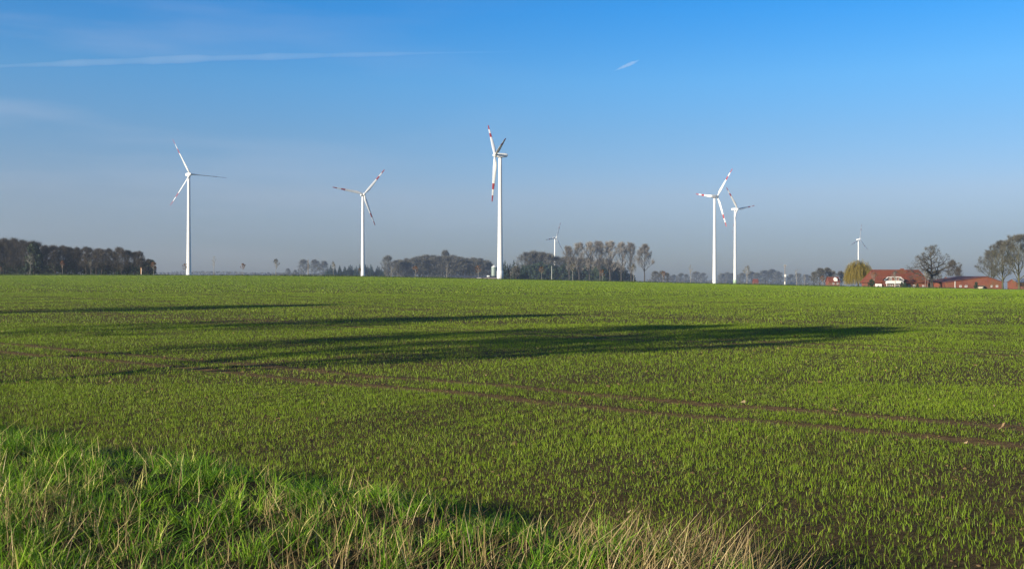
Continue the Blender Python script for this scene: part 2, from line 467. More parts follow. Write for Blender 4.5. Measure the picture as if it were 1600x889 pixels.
# verge grass
def verge_pts(n, thr=0.15, d0=5.2, d1=17.5):
    x, d = scatter(n, d0, d1, 0.58, 3.0)
    a = verge_amount(x, d)
    return x, d, a
def dryness(x, y):
    px = 800 + F*x/y; py = Y0 + F*2.1/y
    q = 0.9*np.exp(-(((px-1070)/150)**2)) * np.clip((py-765)/40, 0, 1)
    q += 0.36*np.exp(-(((px-560)/240)**2)) * np.clip((py-790)/50, 0, 1)
    q += 0.9*np.exp(-(((px-60)/80)**2) - ((py-830)/30)**2)
    q += 0.2*np.clip((py-855)/30, 0, 1)
    return np.clip(q + 0.25*wob(x, y, 2.0), 0, 1)
# tufts: blades fan out of shared crowns, with gaps of dead thatch between them
nt_ = 13500
tx, ty, ta = verge_pts(nt_)
keep = (RG.random(nt_) < np.clip(ta*2.2, 0, 1)*np.clip(0.62 + 1.0*wob(tx, ty, 2.3) + 0.5*wob(tx, ty, 5.0), 0.22, 1)) & (ta > 0.05) & (RG.random(nt_) < 1.05 - 0.85*dryness(tx, ty))
tx, ty, ta = tx[keep], ty[keep], ta[keep]; nt_ = len(tx)
per = 26
tsz = (0.5 + 0.9*RG.random(nt_)**1.6)*(1 + 0.35*wob(tx, ty, 2.3))
thue = np.clip(0.45 + 0.2*RG.normal(0, 1, nt_) + 0.15*wob(tx, ty, 1.4), 0, 1)
twind = RG.normal(0.3, 1.4, nt_)
ix = np.repeat(np.arange(nt_), per); n = len(ix)
ang = RG.random(n)*6.283; rad_ = 0.085*np.sqrt(RG.random(n))*tsz[ix]
x = tx[ix] + np.cos(ang)*rad_; d = ty[ix] + np.sin(ang)*rad_
h = (0.065 + 0.105*ta[ix])*tsz[ix]*(0.4 + 0.95*RG.random(n))*1.2
wd = 0.0060*(0.45 + 1.1*RG.random(n)**1.5)*np.sqrt(tsz[ix])
ldir = np.where(RG.random(n) < 0.5, ang + RG.normal(0, 0.6, n), RG.random(n)*6.283)
lean = np.abs(0.10 + 2.2*rad_ + 0.30*RG.normal(0, 1, n))
bent = RG.random(n) < 0.2
curve = np.abs(0.55*RG.normal(0, 1, n)) + np.where(bent, 1.0, 0.0)
ti = np.clip(thue[ix] + 0.14*RG.normal(0, 1, n), 0, 1)
ti = np.where(RG.random(n) < 0.07, 1.0, ti)  # a few blades coloured pale to stand in for sunlit highlights
g1a = strip_blades(x, d, ground(x, d) - 0.01, h, wd, ang + 1.57 + RG.normal(0, 0.8, n), lean, curve, ldir, 5, ti)
# thin short grass between
n = 27000
x, d, a = verge_pts(n)
keep = (RG.random(n) < np.clip(a*1.4, 0, 1)) & (a > 0.04)
x, d, a = x[keep], d[keep], a[keep]; n = len(x)
g1b = strip_blades(x, d, ground(x, d) - 0.01, 0.10*(0.4 + 0.9*RG.random(n)), 0.0055*(0.6 + 0.8*RG.random(n)), RG.random(n)*6.283, np.abs(0.5*RG.normal(0, 1, n)), np.abs(0.5*RG.normal(0, 1, n)), RG.random(n)*6.283, 4, np.clip(0.4 + 0.25*RG.normal(0, 1, n), 0, 1))
g1 = merge([g1a, g1b])
M['verge'] = blade_mat('verge_grass', [(0, (0.035, 0.085, 0.006)), (0.4, (0.095, 0.205, 0.009)), (0.72, (0.20, 0.33, 0.016)), (1, (0.48, 0.42, 0.14))], 0.16, 0.5, 0.12)
tag(link('verge_grass', np_mesh('verge_grass', *g1[:2], M['verge'], g1[2])), 'long rank green grass on the near verge', 'grass', kind='stuff')

n = 175000
x, d, a = verge_pts(n)
keep = (a > 0.12) & (RG.random(n) < 0.03 + 0.62*dryness(x, d))
x, d, a = x[keep], d[keep], a[keep]; n = len(x)
px = 800 + F*x/d
h = (0.16 + 0.16*a)*(0.5 + 0.95*RG.random(n))
h = np.where((px > 880) & (px < 1250), h*1.1, h*0.85)
lean = np.where((px > 850), 0.55 + 0.35*RG.normal(0, 1, n), 0.32*RG.normal(0, 1, n))
ldir = np.where(RG.random(n) < 0.7, RG.normal(0.2, 0.45, n), RG.random(n)*6.283)
flat = RG.random(n) < 0.5
lean = np.where(flat, 1.5, lean); h = np.where(flat, h*0.55, h)
g2 = strip_blades(x, d, ground(x, d) - 0.005, h, 0.0050*(0.5 + 0.9*RG.random(n)), RG.random(n)*6.283, lean, 0.22*RG.normal(0, 1, n), ldir, 3, np.clip(RG.normal(0.5, 0.25, n) - 0.3*flat, 0, 1))
M['straw'] = blade_mat('dry_straw', [(0, (0.10, 0.058, 0.022)), (0.4, (0.23, 0.165, 0.065)), (0.75, (0.44, 0.32, 0.14)), (1, (0.66, 0.53, 0.28))], 0.25, 0.5, 0.3)
tag(link('dry_stalks', np_mesh('dry_stalks', *g2[:2], M['straw'], g2[2])), 'dry straw coloured stalks in the near verge', 'dry grass', kind='stuff')

# rough grass along the far edge of the field
n = 26000
d = EDGE + 1 + 7*RG.random(n); x = d*(RG.random(n)*2 - 1)*0.6
h = 0.45*(0.5 + RG.random(n))*(1 + 0.5*wob(x, d, 0.05))
g3 = strip_blades(x, d, ground(x, d), h, 0.12 + 0.1*RG.random(n), RG.random(n)*6.283, 0.2*RG.normal(0, 1, n), 0*x, RG.random(n)*6.283, 1, np.clip(RG.normal(0.4, 0.2, n), 0, 1))
M['rough'] = blade_mat('rough_grass', [(0, (0.02, 0.035, 0.01)), (0.6, (0.045, 0.07, 0.018)), (1, (0.09, 0.11, 0.04))], 0.2)
tag(link('roadside_grass', np_mesh('roadside_grass', *g3[:2], M['rough'], g3[2])), 'dark rough grass along the far field edge', 'grass', kind='stuff')

# soil clods
import bmesh
bm = bmesh.new(); bmesh.ops.create_icosphere(bm, subdivisions=1, radius=1)
iv = np.array([v.co[:] for v in bm.verts]); it = np.array([[v.index for v in f.verts] for f in bm.faces]); bm.free()
n = 6500
u = RG.random(n); d = np.sqrt(36 + u*(34*34 - 36)); x = d*(RG.random(n)*2 - 1)*0.56
keep = (verge_amount(x, d) < 0.5); x, d = x[keep], d[keep]; n = len(x)
r = 0.008 + 0.022*RG.random(n)**2.5
big = RG.random(n) < 0.006; r = np.where(big, 0.06, r)
vv = iv[None]*(1 + 0.28*RG.normal(0, 1, (n, len(iv), 1)))*r[:, None, None]*np.array([1.2, 1.0, 0.7])
vv = vv + np.stack([x, d, ground(x, d)], 1)[:, None, :]
tt = (it[None] + (np.arange(n)*len(iv))[:, None, None]).reshape(-1, 3)
M['clod'] = simple('clod', (0.10, 0.066, 0.032), 0.95, 0.4, 6, 0.1)
tag(link('soil_clods', np_mesh('soil_clods', vv.reshape(-1, 3), tt, M['clod'])), 'small brown clods of soil between the seedlings', 'soil', kind='stuff')

# fallen leaves blown over the field
lv, lt, la = [], [], []
n = 420
u = RG.random(n); d = np.sqrt(49 + u*(62*62 - 49)); x = d*(RG.random(n)*2 - 1)*0.55
for i in range(n):
    s_ = 0.022 + 0.03*RG.random()**2
    a0 = RG.random()*6.283; p0 = np.array([x[i], d[i], gz(x[i], d[i]) + 0.02 + 0.02*RG.random()])
    k = 8; ring = []
    tilt = RG.normal(0, 0.5, 2)
    for j in range(k):
        t = 2*math.pi*j/k; rr = s_*(0.55 + 0.45*abs(math.cos(t)) + 0.18*RG.normal())
        px_, py_ = rr*math.cos(t+a0), 0.75*rr*math.sin(t+a0)
        ring.append(p0 + [px_, py_, px_*tilt[0] + py_*tilt[1] + 0.35*abs(rr) + 0.01*RG.normal()])
    base = len(lv)*1
    base = sum(len(q_) for q_ in lv)
    lv.append(np.array([p0 + [0, 0, 0.004]] + ring))
    lt += [[base, base+1+j, base+1+(j+1) % k] for j in range(k)]
    la += [RG.random()]*(k+1)
M['dead_leaf'] = blade_mat('dead_leaf', [(0, (0.16, 0.085, 0.04)), (0.5, (0.30, 0.20, 0.10)), (0.9, (0.36, 0.27, 0.15)), (1, (0.36, 0.13, 0.04))], 0.2)
tag(link('fallen_leaves', np_mesh('fallen_leaves', np.concatenate(lv), np.array(lt), M['dead_leaf'], np.array(la))), 'tan and rusty fallen leaves scattered over the field', 'leaves', kind='stuff')

# ------------------------------------------------------------------ trees
def unit(rng):
    v = Vector((rng.gauss(0, 1), rng.gauss(0, 1), rng.gauss(0, 1)))
    return v.normalized() if v.length > 1e-6 else Vector((0, 0, 1))

class Tree:
    limb0 = 0.55
    def __init__(s, seed, H, spread, trunk_h, r0, env, kids=(9, 5, 4), ang=(50, 45, 45), ratio=(0.6, 0.5, 0.5), up=0.12, wig=0.12, sides=4, limb0=0.55):
        s.rng = random.Random(seed); s.H, s.spread, s.th, s.env = H, spread, trunk_h, env
        s.kids, s.ang, s.ratio, s.up, s.wig, s.sides = kids, ang, ratio, up, wig, sides; s.limb0 = limb0
        s.tb = MB(); s.tips = []
        s.trunk(r0)
    def inside(s, p):
        t = (p.z - s.th)/(s.H - s.th)
        if t < -0.15 or t > 1.02: return False
        return math.hypot(p.x, p.y) <= s.spread*s.env(max(0, min(1, t)))*1.0 + 0.15
    def trunk(s, r0):
        rng = s.rng; n = 9; top = s.H*0.93; pts = []; x = y = 0
        for i in range(n+1):
            t = i/n
            pts.append(Vector((x, y, -0.1 + t*(top+0.1)))); x += rng.gauss(0, 0.012*s.H*0.5); y += rng.gauss(0, 0.012*s.H*0.5)
        rad = [r0*(1.25 if i == 0 else 1)*(1 - 0.93*i/n) + 0.012 for i in range(n+1)]
        s.tb.tube(pts, rad, max(6, s.sides+2))
        def on(z):
            f = (z+0.1)/(top+0.1)*n; i = min(n-1, max(0, int(f)))
            return pts[i].lerp(pts[i+1], f-i), rad[i]
        k = s.kids[0]
        for j in range(k):
            t = (j + rng.random()*0.9)/k
            z = s.th*0.92 + (top - s.th*0.92)*t**1.1
            p, r = on(z)
            az = j*2.4 + rng.gauss(0, 0.4)
            a = R(s.ang[0]*(1.05 - 0.55*t) + rng.gauss(0, 7))
            d = Vector((math.sin(a)*math.cos(az), math.sin(a)*math.sin(az), math.cos(a)))
            L = s.reach(p, d)
            s.grow(p, d, L, max(r*s.limb0, 0.03), 1)
        s.tips.append((pts[-2], pts[-1]))
    def reach(s, p, d):
        L = 0.5
        while L < s.H and s.inside(p + d*L): L += 0.4
        return max(0.6, L*(0.86 + 0.2*s.rng.random()))
    def grow(s, p, d, L, r, lvl):
        rng = s.rng; n = 4 if lvl < 3 else 3; pts = [p.copy()]; q = p.copy(); d = d.copy()
        for i in range(n):
            d = (d + unit(rng)*s.wig*1.6 + Vector((0, 0, s.up))).normalized()
            q = q + d*(L/n)
            pts.append(q.copy())
        rad = [r*(1 - 0.8*i/n) + 0.008 for i in range(n+1)]
        s.tb.tube(pts, rad, s.sides if lvl < 2 else 3)
        last = lvl >= len(s.kids)
        if last:
            for i in range(n): s.tips.append((pts[i], pts[i+1]))
            return
        for i in range(n-1, n): s.tips.append((pts[i], pts[i+1]))
        k = s.kids[lvl]
        for j in range(k):
            f = (0.22 + 0.78*(j + rng.random())/k)*n; i = min(n-1, int(f))
            b = pts[i].lerp(pts[i+1], f-i)
            dd = (pts[i+1] - pts[i]).normalized()
            ax = dd.cross(unit(rng))
            if ax.length < 1e-3: continue
            cd = Matrix.Rotation(R(s.ang[lvl] + rng.gauss(0, 10)), 3, ax.normalized()) @ dd
            cl = L*s.ratio[lvl]*(0.7 + 0.5*rng.random())
            for _ in range(5):
                if s.inside(b + cd*cl): break
                cl *= 0.72
            s.grow(b, cd, cl, max(0.012, rad[i]*0.55), lvl+1)
    def twigs(s, count, ln, wd, out=0.6, mi=0, up=0.25, mb=None):
        rng = s.rng; mb = mb or MB()
        for _ in range(count):
            a, b = s.tips[rng.randrange(len(s.tips))]
            p = a.lerp(b, rng.random()); dd = (b - a).normalized()
            d = (dd*out + unit(rng)*0.75 + Vector((0, 0, up))).normalized()
            L = ln*(0.4 + 0.9*rng.random()); e = p + d*L
            side = d.cross(unit(rng)).normalized()*wd*(0.6 + 0.7*rng.random())*0.5
            mid = p.lerp(e, 0.5) + unit(rng)*L*0.08
            mb.add([p - side*0.8, p + side*0.8, mid + side, e, mid - side], [(0, 1, 2, 4), (4, 2, 3)], mi)
        return mb
    def wisps(s, count, ln, wd, mb):
        """long fine shoots that break up the outline"""
        rng = s.rng; c = Vector((0, 0, s.th + (s.H - s.th)*0.35)); far = sorted(s.tips, key=lambda q: -(q[1] - c).length)[:max(30, len(s.tips)//3)]
        for _ in range(count):
            a, b = far[rng.randrange(len(far))]; p = a.lerp(b, rng.random())
            d = ((p - c).normalized()*0.6 + unit(rng)*0.5 + Vector((0, 0, 0.5))).normalized()
            L = ln*(0.3 + 0.9*rng.random()); sd_ = d.cross(unit(rng)).normalized()*wd*0.5
            mb.add([p - sd_, p + sd_, p + d*L], [(0, 1, 2)])
    def leaves(s, count, size, mi=0, mb=None, spread=0.3, zmax=1e9):
        rng = s.rng; mb = mb or MB()
        for _ in range(count):
            a, b = s.tips[rng.randrange(len(s.tips))]
            p = a.lerp(b, rng.random()) + unit(rng)*spread*rng.random()
            if p.z > zmax: continue
            n_ = unit(rng); u_ = n_.orthogonal().normalized(); v_ = n_.cross(u_)
            z_ = size*(0.5 + 0.8*rng.random())
            mb.add([p - u_*z_*0.6, p + v_*z_*0.35, p + u_*z_*0.7, p - v_*z_*0.35 + n_*z_*0.12], [(0, 1, 2, 3)], mi)
        return mb

def dome(t): return max(0.0, (math.sin(math.pi*min(1, 0.16 + 0.84*t)))**0.65)
def flame(t): return (0.62 + 0.38*math.sin(math.pi*min(1, t*0.9)))*(1 if t < 0.7 else max(0.12, (1 - ((t-0.7)/0.32)**2))**0.5)
def broad(t): return max(0.0, (1 - (2*t - 0.75)**2/1.7)) if t < 0.93 else 0.35
def vase(t): return 0.35 + 0.65*min(1, t*1.7) if t < 0.8 else max(0.05, 1 - (t-0.8)/0.2*0.65)
def ball(t): return math.sqrt(max(0, 1 - (2*t - 1)**2))
def oak_env(t): return max(0.12, (1 - (1.55*t - 0.35)**2))**0.7 if t < 0.98 else 0.1

def clumped(seed, H, rad, count):
    """dense evergreen crown down to the ground: leaf clusters on many small lumps"""
    rng = random.Random(seed); mb = MB(); lumps = []
    while len(lumps) < 70:
        t = rng.random(); z = H*(0.03 + 0.9*t); a = rng.random()*6.283
        r = rad*(0.75 + 0.25*math.sin(math.pi*t))*math.sqrt(max(0.05, 1 - max(0, (t-0.35)/0.68)**2))*math.sqrt(rng.random())
        lumps.append((Vector((r*math.cos(a), r*math.sin(a), z)), 0.6 + 0.8*rng.random()))
    for k in range(count):
        c, r = lumps[k % len(lumps)]
        n_ = unit(rng); p = c + n_*r*(0.55 + 0.55*rng.random())
        if p.z < 0.05: p.z = 0.05 + 0.3*rng.random()
        f_ = (n_ + unit(rng)*0.6).normalized(); u_ = f_.orthogonal().normalized(); v_ = f_.cross(u_)
        z_ = 0.32*(0.5 + 0.9*rng.random())
        mb.add([p - u_*z_, p + v_*z_*0.6, p + u_*z_, p - v_*z_*0.6], [(0, 1, 2, 3)])
    return mb

PROTO = {}
def proto(key, trunk_mesh, crown_mesh): PROTO[key] = [('trunk', trunk_mesh), ('crown', crown_mesh)]

for i in range(4):       # woodland trees, dark and dense
    t = Tree(100+i, 13.2, 4.4, 1.3, 0.28, flame, kids=(17, 5, 3), sides=4, up=0.16)
    mb = t.twigs(3800, 1.7, 0.034, up=0.5); t.wisps(900, 2.2, 0.045, mb)
    proto(f'wood{i}', t.tb.mesh('trunk', M['bark']), mb.mesh('crown', M['twig_dark']))
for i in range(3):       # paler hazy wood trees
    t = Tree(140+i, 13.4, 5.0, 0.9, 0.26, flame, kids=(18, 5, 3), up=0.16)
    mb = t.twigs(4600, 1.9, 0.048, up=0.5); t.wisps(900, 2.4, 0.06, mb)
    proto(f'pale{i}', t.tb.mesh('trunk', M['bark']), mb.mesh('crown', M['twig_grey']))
for i in range(3):       # poplars
    t = Tree(180+i, 24, 4.2 + 0.4*i, 5.0, 0.36, vase, kids=(19, 6, 3), ang=(36 + 4*i, 32, 34), up=0.2)
    mb = t.twigs(5000, 2.0, 0.04, up=0.75); t.wisps(700, 2.4, 0.05, mb)
    proto(f'poplar{i}', t.tb.mesh('trunk', M['bark']), mb.mesh('crown', M['twig_pale']))
t = Tree(190, 24, 6.5, 6.0, 0.42, dome, kids=(17, 6, 4), ang=(40, 34, 38), up=0.14)
proto('poplar_wide', t.tb.mesh('trunk', M['bark']), t.twigs(9000, 1.9, 0.042, up=0.5).mesh('crown', M['twig_pale']))
t = Tree(200, 17.5, 9.6, 4.2, 0.62, oak_env, kids=(18, 7, 4, 3), ang=(74, 48, 48, 45), ratio=(0.6, 0.55, 0.5, 0.5), up=0.02, wig=0.2, limb0=0.75)
proto('oak', t.tb.mesh('trunk', M['bark']), t.twigs(4200, 1.0, 0.04, up=0.1).mesh('crown', M['twig_grey']))
for i in range(3):       # large farmyard trees with moss
    t = Tree(210+i, 22, 8.6, 3.2, 0.45, flame, kids=(18, 6, 4, 3), ang=(52, 42, 42, 40), ratio=(0.6, 0.55, 0.5, 0.5), up=0.1)
    mb = t.twigs(12000, 1.5, 0.04)
    t.leaves(1300, 0.32, 1, mb, 0.4, 9.0)
    proto(f'yard{i}', t.tb.mesh('trunk', M['mossy_bark']), mb.mesh('crown', [M['twig_grey'], M['moss']]))
for i in range(4):       # young roadside trees keeping rusty leaves
    t = Tree(230+i, 5.8, 1.25, 2.5, 0.07, ball, kids=(9, 4, 3), sides=4)
    mb = t.twigs(260, 0.5, 0.03); t.leaves(520, 0.2, 1, mb, 0.2)
    proto(f'rust{i}', t.tb.mesh('trunk', M['pale_bark']), mb.mesh('crown', [M['twig_grey'], M['leaf_rust']]))
for i in range(3):       # young roadside trees, bare
    t = Tree(240+i, 6.2, 1.15, 2.9, 0.075, ball, kids=(9, 5, 3), sides=4)
    proto(f'bare{i}', t.tb.mesh('trunk', M['pale_bark']), t.twigs(520, 0.6, 0.04).mesh('crown', M['twig_grey']))
for i in range(2):       # slender whips
    t = Tree(250+i, 6.0, 0.55, 2.6, 0.085, ball, kids=(7, 3, 2), ang=(30, 30, 30))
    proto(f'whip{i}', t.tb.mesh('trunk', M['pale_bark']), t.twigs(110, 0.5, 0.03).mesh('crown', M['twig_pale']))
for i in range(2):       # rounded evergreens
    t = Tree(260+i, 12, 3.6, 1.2, 0.28, dome, kids=(9, 4))
    proto(f'ever{i}', t.tb.mesh('trunk', M['bark']), clumped(260+i, 12, 4.3, 5200).mesh('crown', M['leaf_ever']))

def spruce(seed, H, rad):
    rng = random.Random(seed); tb = MB(); tb.tube([Vector((0, 0, -0.1)), Vector((0, 0, H*0.5)), Vector((0, 0, H))], [0.22, 0.13, 0.02], 6)
    mb = MB()
    nl = 26
    for l in range(nl):
        z = H*(0.06 + 0.93*l/nl); rr = rad*(1 - l/nl)**0.85 + 0.15
        k = max(5, int(15*(1 - l/nl)) + 4)
        for j in range(k):
            a = rng.random()*6.283; L = rr*(0.7 + 0.45*rng.random())
            d = Vector((math.cos(a), math.sin(a), 0)); s_ = Vector((-d.y, d.x, 0))
            p = Vector((0, 0, z + rng.gauss(0, 0.12))); wd = 0.16*L + 0.14
            m1 = p + d*L*0.55 + Vector((0, 0, -0.10*L)); e = p + d*L + Vector((0, 0, -0.30*L + rng.gauss(0, 0.1)))
            for sg in (-1, 1):                        # hanging side sprays
                mb.add([p, m1 + s_*wd*sg + Vector((0, 0, -0.25*wd)), e, m1], [(0, 1, 2, 3)])
            mb.add([p + d*L*0.3, m1 + Vector((0, 0, -0.5*wd-0.15)), e], [(0, 1, 2)])
    return tb, mb
for i in range(3):
    tb, mb = spruce(270+i, 12, 2.3)
    proto(f'spruce{i}', tb.mesh('trunk', M['bark']), mb.mesh('crown', M['leaf_spruce']))

def willow(seed, H, rad):
    rng = random.Random(seed)
    t = Tree(seed, H*0.97, rad*0.85, H*0.22, 0.4, dome, kids=(13, 5, 4), ang=(50, 42, 40))
    mb = MB()
    pts = [p for a, b in t.tips for p in (a, b) if p.z > H*0.42]
    for _ in range(2600):
        e_ = unit(rng); e_.z = abs(e_.z); f_ = 0.55 + 0.45*rng.random()**0.5
        lump = 1 + 0.10*math.sin(5*math.atan2(e_.y, e_.x)) + 0.08*math.sin(9*math.atan2(e_.y, e_.x) + 4*e_.z)
        p = Vector((e_.x*rad*0.78*f_*lump, e_.y*rad*0.78*f_*lump, H*0.46 + e_.z*H*0.50*f_*lump))
        out = Vector((p.x, p.y, 0)); out = out.normalized() if out.length > 0.2 else Vector((rng.gauss(0, 1), rng.gauss(0, 1), 0)).normalized()
        fall = min(p.z - 0.5 - 1.2*rng.random(), (2.0 + 6.5*rng.random()))
        a = rng.random()*6.283; s_ = Vector((math.cos(a), math.sin(a), 0))*0.05*(0.6 + 0.8*rng.random())
        prev = p; vs = []; n = 5
        for k in range(n+1):
            f = k/n
            q_ = p + out*(1.9*math.sin(f*1.5)*(0.4 + 0.6*rng.random())) + Vector((rng.gauss(0, .05), rng.gauss(0, .05), 0.35*math.sin(f*2.6) - fall*f*f))
            vs += [q_ - s_*(1 - 0.6*f), q_ + s_*(1 - 0.6*f)]
        mb.add(vs, [(2*k, 2*k+1, 2*k+3, 2*k+2) for k in range(n)])
    return t.tb, mb
tb, mb = willow(281, 12.3, 6.2)
proto('willow', tb.mesh('trunk', M['bark']), mb.mesh('crown', M['leaf_willow']))

# dense trees that stand behind the camera to the side and throw the long shadows
for i in range(3):
    t = Tree(290+i, 12.5, 4.4, 3.0, 0.24, flame if i == 0 else dome, kids=(16, 6, 4))
    mb = t.twigs(4200, 0.9, 0.03); t.leaves(11000 if i == 0 else 4500, 0.19, 1, mb, 0.6)
    proto(f'shade{i}', t.tb.mesh('trunk', M['bark']), mb.mesh('crown', [M['twig_grey'], M['leaf_rust']]))

def tree(key, name, px, d, label, cat='tree', group=None, h=None, hbase=None, s=None, wide=1.0, rz=None, loc=None, rng=random.Random(5)):
    loc = loc or at(px, d)
    sc = s if s else h/hbase
    o = thing(name, loc, label, cat, group, rng.random()*6.283 if rz is None else rz, (sc*wide, sc*wide, sc))
    for nm, me in PROTO[key]: link(nm, me, o)
    return o
def hpx(top, base, d): return (base - top)/F*d

rg = random.Random(11)
# --- the dark wood at the end of the field: front row and the crowns showing over it
D = 560
tops = [(0, 374), (24, 377), (50, 378), (64, 384), (80, 386), (100, 384), (125, 390), (140, 387), (170, 388), (200, 390), (215, 393), (232, 398), (243, 407)]
wl = 'bare brown tree in the dense dark wood beside the turbine with a level blade'
for row, (dd, dx0, stp) in enumerate(((D, -30, 15.5), (D+14, -22, 15.5))):
    px = dx0
    while px < (237 if row == 0 else 232):
        top = np.interp(px, [p for p, _ in tops], [q_ for _, q_ in tops]) + (rg.uniform(2, 10) if row == 0 else rg.uniform(-1, 3))
        tree(f'wood{rg.randrange(4)}', 'woodland_tree', px + rg.uniform(-3, 3), dd + rg.uniform(-5, 5), wl, 'tree', 'bare trees of the dark wood', h=hpx(top, 430, dd), hbase=14, wide=rg.uniform(1.05, 1.55), rng=rg)
        px += stp*rg.uniform(0.7, 1.3)
px = -20
while px < 236:
    tree(f'ever{rg.randrange(2)}', 'understory_evergreen', px, D+7 + rg.uniform(-3, 3), 'low dark evergreen filling the dense dark wood between the bare trees', 'tree', 'low evergreens of the dark wood', h=hpx(rg.uniform(399, 409), 430, D), hbase=12, wide=rg.uniform(1.0, 1.3), rng=rg)
    px += 17
tree('ever0', 'evergreen_tree', 53, D-14, 'rounded dark evergreen standing out in the front of the dark wood', h=hpx(378, 430, D-14), hbase=12, wide=0.75, rz=1)

# --- central wood between the second and third turbine
D = 1350
tree('pale0', 'bare_tree', 606, D-30, 'pale rounded bare tree ending the central wood beside the spruce belt', h=hpx(401.5, 433, D-30), hbase=14, wide=0.95, rz=2)
cw = [(612, 408), (640, 407), (655, 403), (690, 401), (715, 402), (740, 405), (770, 407), (790, 414)]
for row, dd in enumerate((D, D+26)):
    px = 618 + row*6
    while px < 766:
        top = np.interp(px, [p for p, _ in cw], [q_ for _, q_ in cw]) + (rg.uniform(1, 7) if row == 0 else rg.uniform(-1.5, 2))
        tree(f'pale{rg.randrange(3)}', 'woodland_tree', px, dd + rg.uniform(-9, 9), 'bare grey-brown tree in the central wood between silo and spruce belt', 'tree', 'bare trees of the central wood', h=hpx(top, 434.5, dd), hbase=14, wide=rg.uniform(1.15, 1.6), rng=rg)
        px += 10.5
tree('pale1', 'bare_tree', 696, D+40, 'bare tree whose round pinkish crown tops the central wood', h=hpx(394.5, 435, D+40), hbase=14, wide=0.75, rz=.5)
for px in np.arange(511, 602, 3.6):
    tree(f'spruce{rg.randrange(3)}', 'spruce', px + rg.uniform(-2, 2), 1500 + rg.uniform(-25, 25), 'dark spruce in the evergreen belt behind the turbine with a lowered blade', 'tree', 'spruces of the evergreen belt', h=hpx(rg.uniform(411.5, 418), 432.5, 1500), hbase=12, wide=rg.uniform(1.5, 1.9), rng=rg)
for px, top in ((475, 407), (492, 407), (506, 409), (450, 420), (461, 422)):
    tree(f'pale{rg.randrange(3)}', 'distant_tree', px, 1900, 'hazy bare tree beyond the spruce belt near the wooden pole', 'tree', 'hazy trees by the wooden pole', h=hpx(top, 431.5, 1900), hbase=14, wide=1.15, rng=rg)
for px, top in ((789, 406), (786, 409), (793, 411), (800, 412), (812, 414), (797, 410), (803, 405), (809, 411), (816, 409), (822, 414), (783, 412)):
    tree(f'spruce{rg.randrange(3)}', 'spruce', px, 880 + rg.uniform(-10, 10), 'tall dark spruce just beyond the foot of the nearest turbine', 'tree', 'spruces by the nearest turbine', h=hpx(top, 437, 880), hbase=12, wide=rg.uniform(1.2, 1.5), rng=rg)
tree('pale2', 'reddish_shrub', 806, 850, 'low reddish bare bush in front of the spruces by the nearest turbine', 'bush', h=hpx(417, 437, 850), hbase=14, wide=1.3, rz=1)

# --- wood under the poplars
D = 1200
for px in np.arange(820, 990, 8.0):
    top = np.interp(px, [820, 850, 900, 950, 975, 990], [413, 411, 412, 411, 419, 428]) + rg.uniform(-2, 5)
    tree(f'ever{rg.randrange(2)}', 'evergreen_tree', px, D + rg.uniform(-8, 8), 'dark bluish evergreen massed below the row of poplars', 'tree', 'evergreens below the poplars', h=hpx(top, 439, D), hbase=12, wide=rg.uniform(0.95, 1.3), rng=rg)
for px, top in ((822, 399), (834, 397), (846, 398), (857, 400), (870, 404), (884, 404), (893, 404), (908, 405), (921, 405), (935, 407), (948, 407), (962, 411), (974, 418), (985, 426)):
    tree(f'pale{rg.randrange(3)}', 'woodland_tree', px, D + 24 + rg.uniform(-5, 5), 'bare brown tree rising behind the dark evergreens around the poplars', 'tree', 'brown trees behind the evergreens', h=hpx(top, 439, D+24), hbase=14, wide=1.2, rng=rg)
D = 1150
pop = [(889, 389.5, 1.05, 'shortest poplar, at the low end of the poplar row by the distant turbine'),
       (905, 384, 1.0, 'second poplar of the row counting from the distant turbine'),
       (921, 383, 1.0, 'third poplar of the row counting from the distant turbine'),
       (937, 381.5, 1.0, 'fourth poplar of the row, in its middle'),
       (953.5, 381, 1.0, 'fifth poplar of the row counting from the distant turbine'),
       (970.5, 382.5, 0.85, 'slim poplar standing with sky on both sides above the wood end'),
       (986, 382.5, 0.85, 'slim poplar next to the wide spreading one')]
for i, (px, top, wd, lab) in enumerate(pop):
    tree(f'poplar{i % 3}', 'poplar', px, D, lab, 'tree', 'row of bare poplars', h=hpx(top, 440, D), hbase=24, wide=wd*rg.uniform(1.2, 1.5), rng=rg)
tree('poplar_wide', 'poplar', 1007, D-10, 'widest poplar with a spreading crown at the open end of the row', 'tree', 'row of bare poplars', h=hpx(384, 441.5, D-10), hbase=24, wide=1.0, rz=1)
for px, top in ((1024, 425), (1034, 424.5), (1042, 427)):
    tree(f'pale{rg.randrange(3)}', 'bare_bush', px, 1300, 'low greyish bush beyond the widest poplar', 'bush', 'greyish bushes beyond the poplars', h=hpx(top, 442, 1300), hbase=14, wide=1.3, rng=rg)

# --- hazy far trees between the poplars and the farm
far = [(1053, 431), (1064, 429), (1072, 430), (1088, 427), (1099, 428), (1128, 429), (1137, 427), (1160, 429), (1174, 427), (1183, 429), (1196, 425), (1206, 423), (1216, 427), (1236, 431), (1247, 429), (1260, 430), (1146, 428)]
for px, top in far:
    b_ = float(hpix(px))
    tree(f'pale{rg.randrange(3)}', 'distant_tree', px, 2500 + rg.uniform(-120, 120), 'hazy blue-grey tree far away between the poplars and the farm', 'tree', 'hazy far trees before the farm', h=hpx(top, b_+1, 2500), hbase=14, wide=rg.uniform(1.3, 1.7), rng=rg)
for px, top in ((1281, 421), (1292, 420), (1272, 426), (1302, 424), (1314, 424)):
    tree(f'pale{rg.randrange(3)}', 'distant_tree', px, 860 + rg.uniform(-30, 30), 'grey bare tree beyond the small red house', 'tree', 'grey trees beyond the small house', h=hpx(top, 447, 860), hbase=14, wide=1.05, rng=rg)

